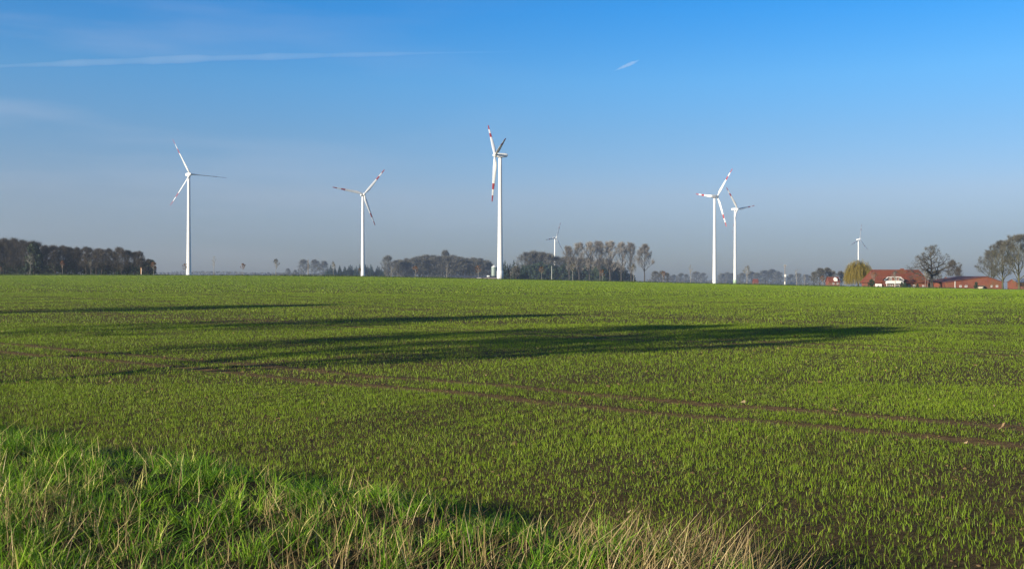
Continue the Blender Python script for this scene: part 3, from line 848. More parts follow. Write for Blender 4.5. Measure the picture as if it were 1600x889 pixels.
# scrub filling the feet of the woods
def scrub(px0, px1, d, topf, n, mat, label, size):
    mb = MB(); r_ = random.Random(int(px0))
    for _ in range(n):
        px = r_.uniform(px0, px1); dd = d + r_.uniform(-8, 8); x = (px-800)/F*dd
        hmax = topf*(0.7 + 0.45*float(wob(x*0.12, 3.0)) )
        p = Vector((x, dd, gz(x, dd) + max(0.6, hmax)*r_.random()**0.9))
        n_ = unit(r_); u_ = (n_.orthogonal().normalized() + Vector((0, 0, 0.8))).normalized(); v_ = n_.cross(u_).normalized(); s_ = size*r_.uniform(0.5, 1.4)
        mb.add([p - u_*s_, p + v_*s_*0.4, p + u_*s_, p - v_*s_*0.4], [(0, 1, 2, 3)])
    tag(mb.obj('undergrowth', mat), label, 'undergrowth', kind='stuff')
scrub(-40, 240, 566, 10, 14000, M['leaf_ever'], 'dark scrub at the foot of the dark wood', 0.45)
scrub(600, 776, 1352, 15, 9000, M['twig_grey'], 'brown scrub at the foot of the central wood', 0.8)
scrub(425, 514, 1910, 9, 2200, M['twig_grey'], 'hazy scrub between the hazy trees near the wooden pole', 1.0)
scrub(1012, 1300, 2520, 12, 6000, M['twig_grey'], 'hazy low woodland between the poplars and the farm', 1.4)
scrub(507, 603, 1512, 11, 5000, M['leaf_spruce'], 'young spruce thicket filling the evergreen belt', 0.9)
scrub(781, 826, 892, 9, 2500, M['leaf_spruce'], 'dark thicket below the spruces by the nearest turbine', 0.6)
scrub(818, 992, 1202, 5.5, 4000, M['leaf_ever'], 'dark scrub below the poplars', 0.7)

# far wooded skyline: one hazy mass
mb = MB(); rr = random.Random(3)
for _ in range(5200):
    px = rr.choice((rr.uniform(238, 470), rr.uniform(1010, 1300), rr.uniform(-60, 1660)))
    d = rr.uniform(2850, 3050); x = (px-800)/F*d; zg = gz(x, d)
    top = 13 + 6*float(wob(x*0.01, 1.0, 1.0)) + 3*float(wob(x*0.04, 2.0, 1.0))
    z = zg - 1 + max(2, top)*rr.random()**0.8
    p = Vector((x, d, z)); n_ = unit(rr); u_ = n_.orthogonal().normalized(); v2 = n_.cross(u_); s_ = rr.uniform(1.2, 3.0)
    mb.add([p - u_*s_, p + v2*s_*0.7, p + u_*s_, p - v2*s_*0.7], [(0, 1, 2, 3)])
tag(mb.obj('distant_woods', M['twig_dark']), 'faint hazy woods along the skyline', 'woods', kind='stuff')

# --- young trees and posts along the field edge
YT = [  # px, top, kind, depth, label
    (1, 417, 'rust0', 352, 'young rusty-leaved tree at the very end of the dark wood'),
    (47, 398, 'bare0', 352, 'tall young tree with pale trunk in front of the evergreen in the wood'),
    (97, 408, 'rust1', 352, 'small rusty young tree in front of the middle of the dark wood'),
    (142, 406, 'bare1', 352, 'young bare tree with bright pale trunk against the dark wood'),
    (240, 410, 'rust2', 352, 'young tree with few brown leaves at the corner of the dark wood'),
    (289, 412, 'rust3', 352, 'small rusty young tree beside the foot of the turbine by the wood'),
    (334, 402, 'whip0', 352, 'slender bare young tree, first beyond the turbine by the dark wood'),
    (380, 412, 'rust0', 352, 'small brownish young tree alone against the sky between two slender bare ones'),
    (431, 406, 'bare2', 352, 'bare young tree with a round twiggy head on open skyline'),
    (521, 410, 'bare0', 355, 'thin bare young tree in front of the spruce belt'),
    (562, 419, 'rust1', 355, 'low reddish young tree touching the foot of the turbine by the spruces'),
    (611, 416, 'whip1', 355, 'slender pale-stemmed young tree in front of the pale end of the central wood'),
    (649, 416, 'rust2', 355, 'young tree with the densest rust-red crown before the central wood'),
    (698, 414, 'whip0', 355, 'slender pale-stemmed young tree before the middle of the central wood'),
    (747, 415, 'rust3', 355, 'young tree with orange-brown crown beside the silo'),
    (797, 424, 'whip1', 355, 'short pale-stemmed sapling just past the nearest turbine'),
    (846, 417, 'rust0', 355, 'rusty young tree in front of the evergreens beside the pale pole'),
    (895, 412, 'bare1', 355, 'bare young tree before the evergreens under the shortest poplar'),
    (941, 422, 'rust1', 355, 'small rusty young tree in front of the evergreens under the fourth poplar'),
    (990, 415, 'bare2', 355, 'pale-trunked bare young tree before the slim poplar'),
    (1036, 424, 'rust2', 355, 'small rusty young tree past the widest poplar'),
    (1079, 416, 'whip0', 355, 'dark slender young tree just before the pair of close turbines'),
    (1167, 417, 'bare0', 355, 'bare young tree with round head past the pair of close turbines'),
    (1245, 422, 'whip1', 355, 'thin young tree beyond the pole with the white fitting'),
    (1257, 430, 'whip0', 355, 'short thin sapling nearest the small red house'),
    (1285, 431, 'rust3', 380, 'rusty young tree beside the small red house'),
]
for px, top, k, d, lab in YT:
    b_ = float(hpix(px)); hb = {'r': 5.8, 'b': 6.2, 'w': 6.0}[k[0]]
    tree(k, 'young_tree', px, d, lab, 'young tree', 'young trees along the field edge', h=hpx(top, b_, d), hbase=hb, rng=rg)

def pole(name, px, d, top, r, mat, label, cat, arm=None):
    p = at(px, d); h = hpx(top, float(hpix(px)), d)
    o = thing(name, p, label, cat)
    mb = MB(); mb.lathe([(r*1.1, -0.2), (r*1.1, 0.4), (r, 0.45), (r*0.8, h)], 10); mb.obj('shaft', mat, o, True)
    if arm:
        mb = MB(); mb.box(-arm, arm, -0.05, 0.05, h-0.55, h-0.43); mb.obj('crossarm', M['wood_post'], o)
        for sx_ in (-1, 1):
            mb = MB(); mb.lathe([(0.05, 0), (0.07, 0.06), (0.04, 0.12), (0.06, 0.18), (0.02, 0.22)], 8)
            q_ = mb.obj('insulator', M['plaster'], o); q_.location = (sx_*arm*0.85, 0, h-0.43)
    return o, h
pole('wooden_pole', 481.5, 420, 405, 0.16, M['wood_post'], 'plain wooden pole standing before the hazy trees near the spruce belt', 'pole')
pole('pale_pole', 862, 352, 415.5, 0.085, M['pale_post'], 'tall pale bare pole in front of the evergreens by the distant turbine', 'pole')
o, h = pole('service_pole', 1226.5, 352, 413, 0.13, M['wood_post'], 'service pole with white fitting and pale foot between close turbines and farm', 'pole', 0.5)
mb = MB(); mb.box(-0.28, 0.28, -0.42, -0.14, 3.1, 4.0); mb.obj('fitting', M['plaster'], o)
mb = MB(); mb.lathe([(0.32, -0.1), (0.32, 1.3), (0.18, 1.5)], 10); mb.obj('foot', M['pale_post'], o, True)
o = thing('marker_post', at(220.5, 345), 'short orange and white marker post at the field edge before the dark wood', 'marker post')
hm_ = hpx(418, 430.3, 345)
mb = MB(); mb.box(-0.12, 0.02, -0.06, 0.06, -0.1, hm_); mb.obj('post', M['orange_paint'], o)
mb = MB(); mb.box(0.023, 0.13, -0.06, 0.06, -0.1, hm_*0.92); mb.obj('marker_panel', M['plaster'], o)

# silo, low shed, pale blocks near the tallest turbine
D = 850
o = thing('grain_silo', at(772, D), 'grey-green grain silo with pale conical roof beside the nearest turbine', 'silo')
hh = hpx(416.5, 436, D); rr_ = 2.3
mb = MB()
prof = [(rr_, -0.3)]
for k in range(14):
    z = k*hh/14; prof += [(rr_, z + 0.02), (rr_*1.02, z + hh/28)]
prof.append((rr_, hh)); mb.lathe(prof, 28); mb.obj('wall', M['silo_metal'], o, True)
mb = MB(); mb.lathe([(rr_*1.06, hh), (rr_*1.06, hh+0.12), (0.35, hh+1.35), (0.3, hh+1.6)], 28); mb.obj('roof', M['white_paint'], o)
mb = MB()
for sx_ in (-0.22, 0.22): mb.tube([Vector((sx_, -rr_*1.05, 0)), Vector((sx_, -rr_*1.05, hh))], [0.03, 0.03], 5)
for k in range(20): mb.tube([Vector((-0.22, -rr_*1.05, 0.3+k*hh/20.5)), Vector((0.22, -rr_*1.05, 0.3+k*hh/20.5))], [0.02, 0.02], 4)
mb.obj('ladder', M['dark_metal'], o)
o = thing('low_shed', at(738, 835), 'long low dark-roofed shed in front of the central wood beside the silo', 'shed')
mb = MB(); mb.box(-20, 19, 0, 8, -0.5, 1.2); mb.obj('wall', M['grey_wall'], o)
mb = MB(); mb.prism([(-0.6, 1.15), (4, 2.5), (8.6, 1.15), (8.6, 1.3), (4, 2.68), (-0.6, 1.3)], -20.5, 19.5)
rf = mb.obj('roof', M['dark_metal'], o); rf.rotation_euler = (0, 0, R(90))
for v_ in rf.data.vertices: v_.co = Vector((v_.co.x, -v_.co.y, v_.co.z))
rf.data.flip_normals()
o = thing('white_tank', at(763, 822), 'small white round-ended tank in front of the low shed by the silo', 'tank')
mb = MB(); mb.lathe([(0.2, 0), (0.55, 0.12), (0.62, 0.4), (0.62, 2.0), (0.55, 2.3), (0.2, 2.42)], 18)
q_ = mb.obj('vessel', M['white_paint'], o, True); q_.rotation_euler = (0, R(90), 0); q_.location = (-1.2, 0, 2.6)
mb = MB()
for sx_ in (-0.8, 0.8): mb.box(sx_-0.1, sx_+0.1, -0.45, 0.45, -0.4, 1.63)
mb.obj('stand', M['dark_metal'], o)
for px, wd, lab in ((748.5, 1.4, 'short white wrapped bale lying in the grass before the silo'), (766, 4.4, 'long low tan covered silage heap at the foot of the nearest turbine')):
    o = thing('wrapped_bale' if wd < 2 else 'silage_heap', at(px, 700), lab, 'bale' if wd < 2 else 'silage heap')
    mb = MB(); rr_ = 0.6; pl = [(rr_*math.sin(a_)*1.0, 0.5 + rr_*math.cos(a_)) for a_ in np.linspace(0, 2*math.pi, 15)[:-1]]
    mb.prism(pl, -wd, wd)
    q_ = mb.obj('wrapping', M['concrete'] if wd < 2 else M['tan_sheet'], o); q_.rotation_euler = (0, 0, R(90))

# ------------------------------------------------------------------ wind turbines
def blade_mesh(L=37.5):
    mb = MB(); mats = [M['white_paint'], M['red_paint']]
    rs = [0.8, 1.6, 2.6, 4.0, 6.0, 8.5, 11, 14, 17, 20, 22.6, 25.0, 27.4, 30.0, 32.4, 34.4, 36.3, 37.2, 37.5]
    red = lambda r: (22.6 <= r < 27.4) or r >= 32.4
    n = 14; k0 = 0
    for j, r in enumerate(rs):
        if r < 2.7: ch, th, bl = 1.5, 1.0, 0
        else:
            t = (r-2.6)/(L-2.6)
            ch = np.interp(r, [2.6, 4, 6.5, 8.5, 37.2, 37.5], [1.5, 2.1, 3.0, 3.15, 0.85, 0.3])
            th = np.interp(t, [0, 0.1, 0.2, 1], [1.0, 0.5, 0.3, 0.14]); bl = min(1, t/0.1)
        tw = R(np.interp(r, [0, 6, 15, 37.5], [16, 13, 6, 0])) + R(4)
        for i in range(n):
            a = 2*math.pi*i/n
            c_ = math.cos(a)*0.5*ch + bl*0.18*ch; s_ = math.sin(a)*0.5*ch*th*(1 - bl*0.45*(0.5 - 0.5*math.cos(a)) if True else 1)
            # chord lies along local z, thickness along local y; twist about x
            z_ = -(c_*math.cos(tw)) ; y_ = s_ + c_*math.sin(tw)
            yy = y_ - s_ + s_*math.cos(tw); zz = z_ + s_*math.sin(tw)
            mb.v.append((r, yy - 0.0006*r*r, zz))
    for j in range(len(rs)-1):
        mi = 1 if red(rs[j] + 0.01) else 0
        for i in range(n):
            i2 = (i+1) % n
            mb.f.append((j*n+i, (j+1)*n+i, (j+1)*n+i2, j*n+i2)); mb.mi.append(mi)
    mb.f.append(tuple(range(n))); mb.mi.append(0)
    mb.f.append(tuple((len(rs)-1)*n+i for i in range(n-1, -1, -1))); mb.mi.append(1)
    return mb.mesh('blade', mats, True)
BLADE = blade_mesh()
# nacelle: rounded box loft along local y from front (-) to rear (+)
mb = MB(); secs = [(-2.9, 1.15, 0.0), (-2.7, 1.45, 0.0), (-1.6, 1.7, 0.0), (1.5, 1.75, 0.0), (4.2, 1.6, 0.05), (5.5, 1.35, 0.18), (5.9, 1.1, 0.25)]
n = 20
for y_, s_, zo in secs:
    for i in range(n):
        a = 2*math.pi*(i+0.5)/n; c_, si = math.cos(a), math.sin(a)
        e_ = 0.22; mb.v.append((math.copysign(abs(c_)**e_, c_)*s_, y_, zo + math.copysign(abs(si)**e_, si)*s_*0.92))
for j in range(len(secs)-1):
    for i in range(n):
        i2 = (i+1) % n; mb.f.append((j*n+i, j*n+i2, (j+1)*n+i2, (j+1)*n+i)); mb.mi.append(0)
mb.f.append(tuple(range(n-1, -1, -1))); mb.mi.append(0)
mb.f.append(tuple((len(secs)-1)*n+i for i in range(n))); mb.mi.append(0)
NAC = mb.mesh('nacelle', M['white_paint'], False)
mb = MB(); mb.lathe([(1.25, 0), (1.5, 0.3), (1.55, 1.2), (1.45, 1.9), (1.1, 2.6), (0.6, 3.05), (0.15, 3.2)], 24)
HUB = mb.mesh('hub', M['white_paint'], True)
mb = MB(); mb.box(-0.25, 0.25, -0.2, 0.2, 0, 0.35); mb.tube([Vector((0, 0, 0.3)), Vector((0, 0, 1.5))], [0.05, 0.04], 6)
MAST = mb.mesh('wind_vane', M['dark_metal'])

def turbine(bx, base_y, hub_y, D, psi, tips, label, band=False, green=False, pitch=-13, away=False):
    az = math.atan((bx-800)/F)
    zb = zpix(base_y, D); hh = zpix(hub_y, D) - zb
    x = (bx-800)/F*D
    zb = min(zb, gz(x, D)) ; hh = zpix(hub_y, D) - zb
    th = math.pi - (az + R(psi)) if away else R(psi) - az
    if away: tips = [(-a_, b_) for a_, b_ in tips]
    o = thing('wind_turbine', (x, D, zb), label, 'wind turbine', 'wind turbines', th)
    top = hh - 1.5
    mb = MB(); prof = []
    for k in range(13):
        t = k/12; prof.append((2.35*(1-t) + 1.38*t - 0.12*math.sin(math.pi*t), top*t))
    mb.lathe([(prof[0][0], -1.0)] + prof, 32); mb.obj('tower', M['white_paint'], o, True)
    mb = MB(); hb = 6.9 if band else 1.6
    mb.lathe([(2.62, -1.0), (2.6, hb-0.3), (2.42, hb)], 32)
    mb.obj('tower_base', M['green_paint'] if green else M['white_paint'], o, True)
    mb = MB(); mb.lathe([(1.5, top-0.55), (1.58, top-0.4), (1.58, top+0.1)], 28); mb.obj('yaw_ring', M['dark_metal'], o, True)
    nc = link('nacelle', NAC, o); nc.location = (0, 0, hh)
    ms = link('wind_vane', MAST, nc); ms.location = (0, 4.0, 1.55)
    hb_ = link('hub', HUB, o); hb_.location = (0, -2.95, hh); hb_.rotation_euler = (R(90), 0, 0)
    cs = math.cos(R(psi)); ph = [math.atan2(-v_, h_/abs(cs)) for h_, v_ in tips]
    base = [(p - 2*math.pi/3*i*(1 if ((ph[1]-ph[0]) % (2*math.pi)) < math.pi else -1)) for i, p in enumerate(ph)]
    sgn = 1 if ((ph[1]-ph[0]) % (2*math.pi)) < math.pi else -1
    p0 = math.atan2(sum(math.sin(q_) for q_ in base), sum(math.cos(q_) for q_ in base))
    for i in range(3):
        bl = link('blade', BLADE, o); bl.location = (0, -4.25, hh)
        bl.rotation_euler = (R(pitch), -(p0 + sgn*2*math.pi/3*i), 0)
    return o
turbine(781.5, 436, 243, 788, -77, [(-10, -46), (17, -21), (-5, 75)], 'tallest white wind turbine, its rotor seen side-on, beside the grain silo', band=True, pitch=88)
turbine(295, 430.3, 273, 988, 20, [(-28, -55), (58, 5), (-22, 47)], 'white wind turbine beside the dark wood with one blade pointing level', pitch=80)
turbine(567, 432.4, 304, 1132, 18.7, [(29, -36), (-49, -9), (18, 51)], 'white wind turbine in front of the spruce belt with one blade lowered', pitch=-16)
turbine(1116.5, 443.5, 307, 1130, 47.5, [(18, -37), (-36, -11), (14, 50)], 'taller of the two white wind turbines standing close together', pitch=-13, away=True)
turbine(1148.5, 443.8, 327, 1395, 50.6, [(-20, -34), (24, -4), (-9, 38)], 'shorter of the two close wind turbines, its foot painted green', band=True, green=True, pitch=-42)
turbine(867, 440, 372, 2226, 50, [(6.5, -25), (-16, 2.4), (11.4, 20)], 'small distant wind turbine rising behind the brown wood by the poplars')
turbine(1341.3, 449, 374.4, 2450, 54.6, [(2, -24), (-11, 6), (12.6, 15.5)], 'small distant wind turbine rising behind the golden willow')

# ------------------------------------------------------------------ farm
DF = 440.0
K = DF/F
def fx(px): return (px-800)*K
def win(parent, x0, x1, z0, z1, y, frame=M['plaster'], bars=1):
    """a framed window set 3 mm proud of a wall whose face is at y"""
    t_ = min(0.14, (x1-x0)*0.16)
    mb = MB(); mb.box(x0, x1, y-0.06, y-0.003, z0, z0+t_); mb.box(x0, x1, y-0.06, y-0.003, z1-t_, z1)
    mb.box(x0, x0+t_, y-0.06, y-0.003, z0+t_, z1-t_); mb.box(x1-t_, x1, y-0.06, y-0.003, z0+t_, z1-t_)
    xm = (x0+x1)/2; mb.box(xm-0.05, xm+0.05, y-0.05, y-0.003, z0+t_, z1-t_)
    f_ = mb.obj('window', frame, parent)
    mb = MB(); mb.box(x0+t_, x1-t_, y-0.03, y-0.006, z0+t_, z1-t_)
    mb.obj('pane', M['glass'], f_)
    return f_

# main farmhouse: long body along x
cx = fx(1404); o = thing('farmhouse', (cx, DF, gz(cx, DF)), 'long brick farmhouse with big red tiled roof and white balconied gable', 'farmhouse')
zg = float(o.location.z)
def lz(py): return zpix(py, DF) - zg
X0, X1 = fx(1361)-cx, fx(1452)-cx
ev, rdg = lz(441.3), lz(421.8)
mb = MB(); mb.box(X0+0.5, X1-0.5, 0, 13, -0.6, ev+0.2); mb.obj('wall', M['brick'], o)
# roof: half-hipped
mb = MB(); yo0, yo1, ym = -0.7, 13.7, 6.5
xa, xb = X0-0.2, X1+0.2
mb.add([(xa, yo0, ev-0.25), (xb, yo0, ev-0.25), (xb, yo1, ev-0.25), (xa, yo1, ev-0.25), (xa+2.6, ym, rdg), (xb-2.0, ym, rdg),
        (xa, yo0, ev), (xb, yo0, ev), (xb, yo1, ev), (xa, yo1, ev)],
       [(3, 2, 1, 0), (0, 1, 7, 6), (1, 2, 8, 7), (2, 3, 9, 8), (3, 0, 6, 9), (6, 7, 5, 4), (8, 9, 4, 5), (7, 8, 5), (9, 6, 4)])
rf = mb.obj('roof', M['roof_tile'], o)
mb = MB(); mb.box(fx(1418)-cx, fx(1423)-cx, 7.5, 8.6, rdg-1.2, rdg+0.7); mb.obj('chimney', M['brick'], rf)
mb = MB(); mb.tube([Vector((xa+2.6, ym, rdg+0.03)), Vector((xb-2.0, ym, rdg+0.03))], [0.16, 0.16], 6); mb.obj('ridge', M['roof_tile'], rf)
# projecting gable with balcony
G0, G1, yf = fx(1377.5)-cx, fx(1408.5)-cx, -2.6
g0, g1 = G0+0.75, G1-0.75
z_e, z_t = lz(436.8), lz(432.2)
mb = MB(); mb.prism([(g0, -0.5), (g1, -0.5), (g1, z_e), (g1-1.0, z_t-0.25), (g0+1.0, z_t-0.25), (g0, z_e)], yf, 0.4); mb.obj('gable', M['brick'], o)
mb = MB()
for sg, ga in ((1, G0), (-1, G1)):
    mb.prism([(ga-0.15*sg, z_e-0.35), (ga+0.35*sg, z_e-0.35), (ga+1.95*sg, z_t-0.2), (ga+1.55*sg, z_t)][::sg], yf-0.55, yf-0.30)
mb.box(G0+1.95, G1-1.95, yf-0.55, yf-0.30, z_t-0.3, z_t)
mb.obj('bargeboard', M['plaster'], o)
mb = MB(); mb.add([(G0-.1, yf-0.6, z_e-0.3), (G0+1.6, yf-0.6, z_t), (G1-1.6, yf-0.6, z_t), (G1+.1, yf-0.6, z_e-0.3),
                   (G0-.1, 3.2, z_e-0.3), (G0+1.6, 3.6, z_t+0.02), (G1-1.6, 3.6, z_t+0.02), (G1+.1, 3.2, z_e-0.3)],
                  [(0, 1, 5, 4), (1, 2, 6, 5), (2, 3, 7, 6)]); mb.obj('gable_roof', M['roof_tile'], o)
bal0, bal1 = lz(443.0), lz(438.4)
mb = MB(); mb.box(g0-0.1, g1+0.1, yf-1.3, yf-1.2, bal0, bal1); mb.box(g0-0.1, g0, yf-1.2, yf, bal0, bal1); mb.box(g1, g1+0.1, yf-1.2, yf, bal0, bal1)
mb.box(g0, g1, yf-1.2, yf-0.004, bal0, bal0+0.15); mb.obj('balcony', M['plaster'], o)
mb = MB()
for xx in (g0+0.05, (g0+g1)/2, g1-0.05): mb.box(xx-0.1, xx+0.1, yf-1.28, yf-1.1, -0.4, bal0-0.003)
mb.obj('balcony_post', M['plaster'], o)
wz0, wz1 = lz(438.4), lz(434.2)
for a_, b_ in ((1380.5, 1384.5), (1386.5, 1390), (1394.5, 1398), (1400.5, 1405)):
    win(o, fx(a_)-cx, fx(b_)-cx, wz0-0.3, wz1, yf)
for a_, b_ in ((1384, 1388.5), (1390, 1392), (1396.5, 1402)):
    win(o, fx(a_)-cx, fx(b_)-cx, lz(448.4), lz(445), yf)
for a_, b_ in ((1418.5, 1422), (1426.5, 1430)):
    win(o, fx(a_)-cx, fx(b_)-cx, lz(449.2), lz(445), 0)
win(o, fx(1441)-cx, fx(1444)-cx, lz(448), lz(445.5), 0)
mb = MB(); mb.box(fx(1367.5)-cx, fx(1375.8)-cx, -1.6, -0.004, -0.4, lz(443.4)); mb.obj('porch', M['plaster'], o)
win(o, fx(1369.5)-cx, fx(1371.3)-cx, lz(448.5), lz(445.5), -1.6)

# brick barn with its gable turned to the field
DB = 425.0; KB = DB/F
bx = (1522-800)*KB; o = thing('brick_barn', (bx, DB, gz(bx, DB)), 'wide low brick barn with its broad gable facing the field behind big trees', 'barn')
zg = float(o.location.z)
def bxp(px): return (px-800)*KB - bx
def bz(py): return zpix(py, DB) - zg
poly = [(bxp(1480.5), -0.6), (bxp(1567), -0.6), (bxp(1567), bz(441)), (bxp(1541), bz(432.6)), (bxp(1480.5), bz(440.8))]
mb = MB(); mb.prism(poly, 0, 26); mb.obj('wall', M['brick'], o)
mb = MB(); A, B, C_ = (bxp(1480.5)-0.6, bz(440.8)-0.15), (bxp(1541), bz(432.6)), (bxp(1567)+0.6, bz(441)-0.2)
mb.prism([(A[0], A[1]+0.02), (B[0], B[1]+0.02), (C_[0], C_[1]+0.02), (C_[0], C_[1]+0.25), (B[0], B[1]+0.27), (A[0], A[1]+0.25)], -0.35, 26.3)
mb.obj('roof', M['roof_dark'], o)
for a_, b_ in ((1499, 1502.5), (1507.5, 1511.5), (1548, 1550.5), (1556, 1559.5)):
    win(o, bxp(a_), bxp(b_), bz(448.8), bz(445.8), 0)
mb = MB(); mb.box(bxp(1527.5), bxp(1537.5), -0.12, -0.003, bz(452), bz(448.2)); d_ = mb.obj('door', M['beige_door'], o)
mb = MB(); mb.box(bxp(1527.5), bxp(1538.5), -0.05, -0.003, bz(448.1), bz(446.8)); mb.obj('opening_shade', M['dark_metal'], o)  # dark slab on the wall, painting the shade of the gap above the door
mb = MB(); mb.box(bxp(1527.3), bxp(1538.7), -0.3, -0.005, bz(446.7), bz(446.2)); mb.obj('lintel', M['wood_post'], o)
mb = MB(); mb.tube([Vector((bxp(1492), -0.15, -0.3)), Vector((bxp(1492), -0.15, bz(439.5)))], [0.14, 0.14], 8); mb.obj('downpipe', M['plaster'], o)

def shed(name, px0, px1, d, eave, ridge, depth, wallm, roofm, label, cat, win_px=()):
    k = d/F; x0 = (px0-800)*k; x1 = (px1-800)*k; xc = (x0+x1)/2; z0 = gz(xc, d)
    o = thing(name, (xc, d, z0), label, cat)
    e_, r_ = zpix(eave, d)-z0, zpix(ridge, d)-z0; hw = (x1-x0)/2
    mb = MB(); mb.prism([(0, -1), (depth, -1), (depth, e_), (depth/2, r_-0.15), (0, e_)], -hw, hw)
    q_ = mb.obj('wall', wallm, o); q_.rotation_euler = (0, 0, R(90))
    # prism runs along y after the turn, so the gables close the short ends
    for v_ in q_.data.vertices: v_.co = Vector((v_.co.x, -v_.co.y, v_.co.z))
    q_.data.flip_normals()
    mb = MB(); mb.prism([(-0.5, e_-0.25), (depth/2, r_-0.12), (depth+0.5, e_-0.25), (depth+0.5, e_-0.02), (depth/2, r_+0.1), (-0.5, e_-0.02)], -hw-0.4, hw+0.4)
    q_ = mb.obj('roof', roofm, o); q_.rotation_euler = (0, 0, R(90))
    for v_ in q_.data.vertices: v_.co = Vector((v_.co.x, -v_.co.y, v_.co.z))
    q_.data.flip_normals()
    for a_, b_, t_, u_ in win_px:
        win(o, (a_-800)*k-xc, (b_-800)*k-xc, zpix(u_, d)-z0, zpix(t_, d)-z0, 0)
    return o
shed('slate_barn', 1486, 1524, 462, 438.5, 431.8, 10, M['brick'], M['roof_slate'], 'barn with blue-grey roof half hidden behind the broad brick gable', 'barn')
shed('dark_shed', 1470, 1480, 436, 441.5, 437.8, 8, M['roof_dark'], M['roof_dark'], 'small dark red shed between the oak and the broad brick barn', 'shed')
shed('grey_shed', 1452, 1470, 470, 443, 437, 9, M['grey_wall'], M['roof_dark'], 'grey-walled outbuilding behind the spreading oak', 'shed')
shed('edge_barn', 1590, 1640, 440, 440.5, 436, 9, M['brick'], M['roof_slate'], 'grey-roofed brick barn at the far end of the farm behind a mossy trunk', 'barn')
o = shed('small_house', 1295.5, 1312, 700, 440.5, 433, 8, M['brick'], M['roof_tile'], 'small distant red house with a white dormer beyond the willow', 'house',
         [(1301, 1303.5, 441, 444.4), (1307.5, 1310, 441, 444.4)])
kk = 700/F; zc = float(o.location.z); xc = o.location.x
mb = MB(); mb.prism([((1303.5-800)*kk-xc, zpix(439.5, 700)-zc), ((1308.5-800)*kk-xc, zpix(439.5, 700)-zc), ((1308.5-800)*kk-xc, zpix(436, 700)-zc), ((1306-800)*kk-xc, zpix(433.5, 700)-zc), ((1303.5-800)*kk-xc, zpix(436, 700)-zc)], -0.1, 4)
mb.obj('dormer', M['plaster'], o)
shed('remote_house', 1178, 1185, 1250, 441, 436, 8, M['brick'], M['roof_tile'], 'tiny remote red house among hazy trees beyond the close turbines', 'house')

# farm trees
tree('willow', 'willow', 1341, DF+24, 'golden weeping willow beside the farmhouse', h=hpx(405, 448.5, DF+24), hbase=12.3, wide=1.0, rz=0.4)
tree('oak', 'oak_tree', 1456, DF-14, 'spreading bare oak with gnarled limbs beside the farmhouse', h=hpx(386, 451, DF-14), hbase=17.5, wide=1.12, rz=2.1)
tree('yard0', 'bare_tree', 1567, DF-20, 'large bare tree with mossy trunk in front of the broad brick barn', h=hpx(380, 452.5, DF-20), hbase=22, wide=0.92, rz=0.7)
tree('yard1', 'bare_tree', 1592, DF-26, 'tallest bare tree at the farm, ivy-dark trunk, past the brick barn', h=hpx(371, 452.8, DF-26), hbase=22, wide=0.95, rz=3.0)
tree('yard2', 'bare_tree', 1549, DF+30, 'bare tree with a rounded crown behind the broad brick barn', h=hpx(394, 452, DF+30), hbase=22, wide=1.0, rz=5.0)
tree('wood1', 'bare_tree', 1489, 500, 'bare brown tree behind the slate roofed barn', h=hpx(408, 450, 500), hbase=14, wide=0.95, rz=1.2)
tree('wood2', 'bare_tree', 1497, 520, 'low bare tree just past the taller one behind the slate roofed barn', h=hpx(419, 450, 520), hbase=14, wide=1.0, rz=2.2)
tree('pale1', 'bare_tree', 1462, 560, 'hazy bare tree seen between the oak and the barns', h=hpx(424, 450, 560), hbase=14, wide=1.2, rz=2.2)
for px, top, lab in ((1446, 424, 'young bare tree close before the oak trunk'), (1449.5, 427, 'slim pale-stemmed sapling touching the oak trunk')):
    tree('bare1', 'young_tree', px, DF-16, lab, 'young tree', h=hpx(top, 450.5, DF-16), hbase=6.2, wide=0.9, rng=rg)
tree('rust2', 'young_tree', 1366, DF-8, 'rusty young tree in front of the farmhouse roof beside the willow', 'young tree', h=hpx(426, 449, DF-8), hbase=5.8, wide=1.2, rz=1)
tree('bare2', 'young_tree', 1399, DF-9, 'olive-twigged young tree before the farmhouse roof above the white gable', 'young tree', h=hpx(424, 449, DF-9), hbase=6.2, wide=1.3, rz=1)
for px, top, lab, wd in ((1361, 436, 'dark clipped evergreen shrub under the willow', 1.2), (1409, 440, 'dark narrow evergreen shrub at the corner of the white gable', 0.7),
                         (1414, 441, 'dark evergreen shrub between gable and brick wing', 0.9), (1434, 443, 'dark low shrub beside the two white windows', 0.8),
                         (1525, 440, 'dark upright evergreen shrub beside the beige barn door', 0.8), (1383, 448, 'low clipped shrub below the balcony', 2.0)):
    b_ = float(hpix(px))
    tree('ever1', 'evergreen_shrub', px, 420, lab, 'shrub', h=hpx(top, b_, 420), hbase=12, wide=wd, rng=rg)

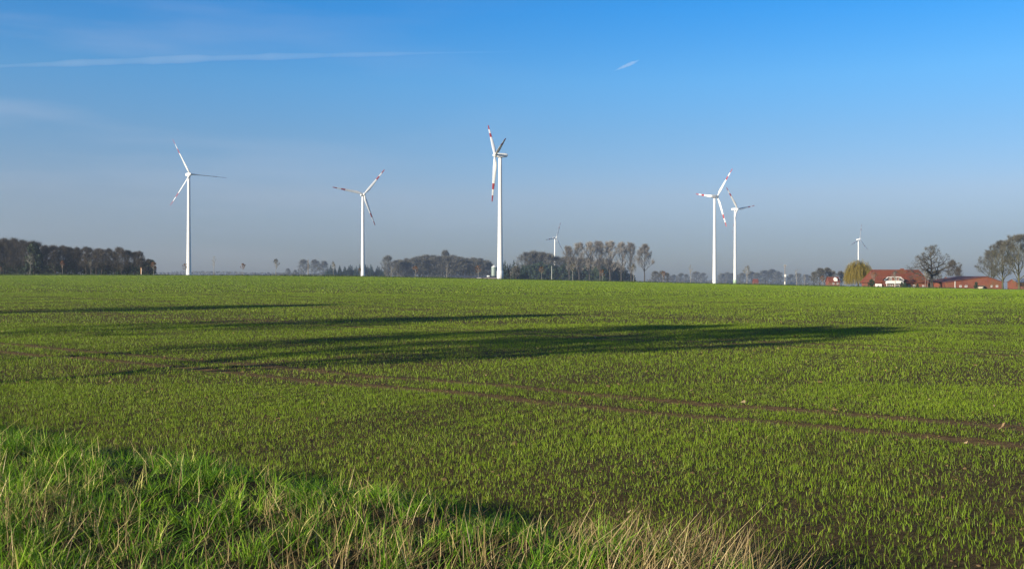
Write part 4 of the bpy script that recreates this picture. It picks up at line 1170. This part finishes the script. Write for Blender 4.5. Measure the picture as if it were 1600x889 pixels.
# roadside trees beside the camera that cast the long shadows
pd = (0.629, -0.777); dsh = (0.777, 0.629)
for i, (p_, h_, wd, lab) in enumerate(((-25.0, 11.2, 1.18, 'leafy roadside tree nearest the camera, casting the broadest shadow'),
                                       (-31.5, 11.0, 1.05, 'second roadside tree casting a shadow into the big one'),
                                       (-45.5, 12.3, 1.15, 'third roadside tree casting the long middle shadow'),
                                       (-70.5, 13.0, 0.9, 'farthest roadside tree casting the thin upper shadow'))):
    a_ = (0.6 + 0.244*p_)/0.97
    x, y = a_*dsh[0] + p_*pd[0], a_*dsh[1] + p_*pd[1]
    tree(f'shade{i % 3}', 'roadside_tree', 0, 0, lab, 'tree', 'roadside trees beside the camera', h=h_, hbase=12.5, wide=wd, rz=i*1.3, loc=Vector((x, y, gz(x, y))))

# ------------------------------------------------------------------ vapour trails
def trail(name, pieces, label, seed):
    """a long soft streak of ice cloud, high up: (photo pixel, distance) ends"""
    rng = random.Random(seed)
    def P(px, py, d): return Vector(((px-800)/F*d, d, HC - (py-Y0)/F*d))
    mb = MB(); mats = []
    for mi, (p0, p1, d0, d1, w0, w1, dens) in enumerate(pieces):
        a, b = P(*p0, d0), P(*p1, d1); n = 40; pts = []; rad = []; n_len = (b-a).length
        for k in range(n+1):
            t = k/n; p = a.lerp(b, t); bow = 4*t*(1-t)
            p.z += bow*(b-a).length*0.004 + rng.gauss(0, 1)*0.04*(w0+w1)/2*(n_len > 1500)
            pts.append(p); env = min(1, 3*t, 3*(1-t)); rad.append((w0 + (w1-w0)*t)*(0.15 + 0.85*env)*(1 + (0.22*math.sin(k*0.9) + 0.12*math.sin(k*2.3 + 1))*(0.9 if n_len > 1500 else 0.25))*(0.1 if k in (0, n) else 1))
        mb.tube(pts, rad, 14, mi)
        m, nt, b_, o_ = nodes(name + '_ice'); nt.nodes.remove(b_); mats.append(m)
        pv = N(nt, 'ShaderNodeVolumePrincipled'); pv.inputs['Color'].default_value = (0.97, 0.98, 1, 1)
        pv.inputs['Density'].default_value = dens; pv.inputs['Anisotropy'].default_value = 0.0
        nt.links.new(pv.outputs[0], o_.inputs['Volume'])
    m = mats
    return tag(mb.obj(name, m), label, 'vapour trail')
trail('vapour_trail', [((-80, 107), (835, 81), 9000, 9000, 46, 13, 0.0016)], 'long faint cirrus streak reaching in across the blue sky', 1)
trail('vapour_trail', [((958, 112), (1000, 94), 8000, 8000, 9, 18, 0.010)], 'short bright white vapour trail high over the fields', 2)
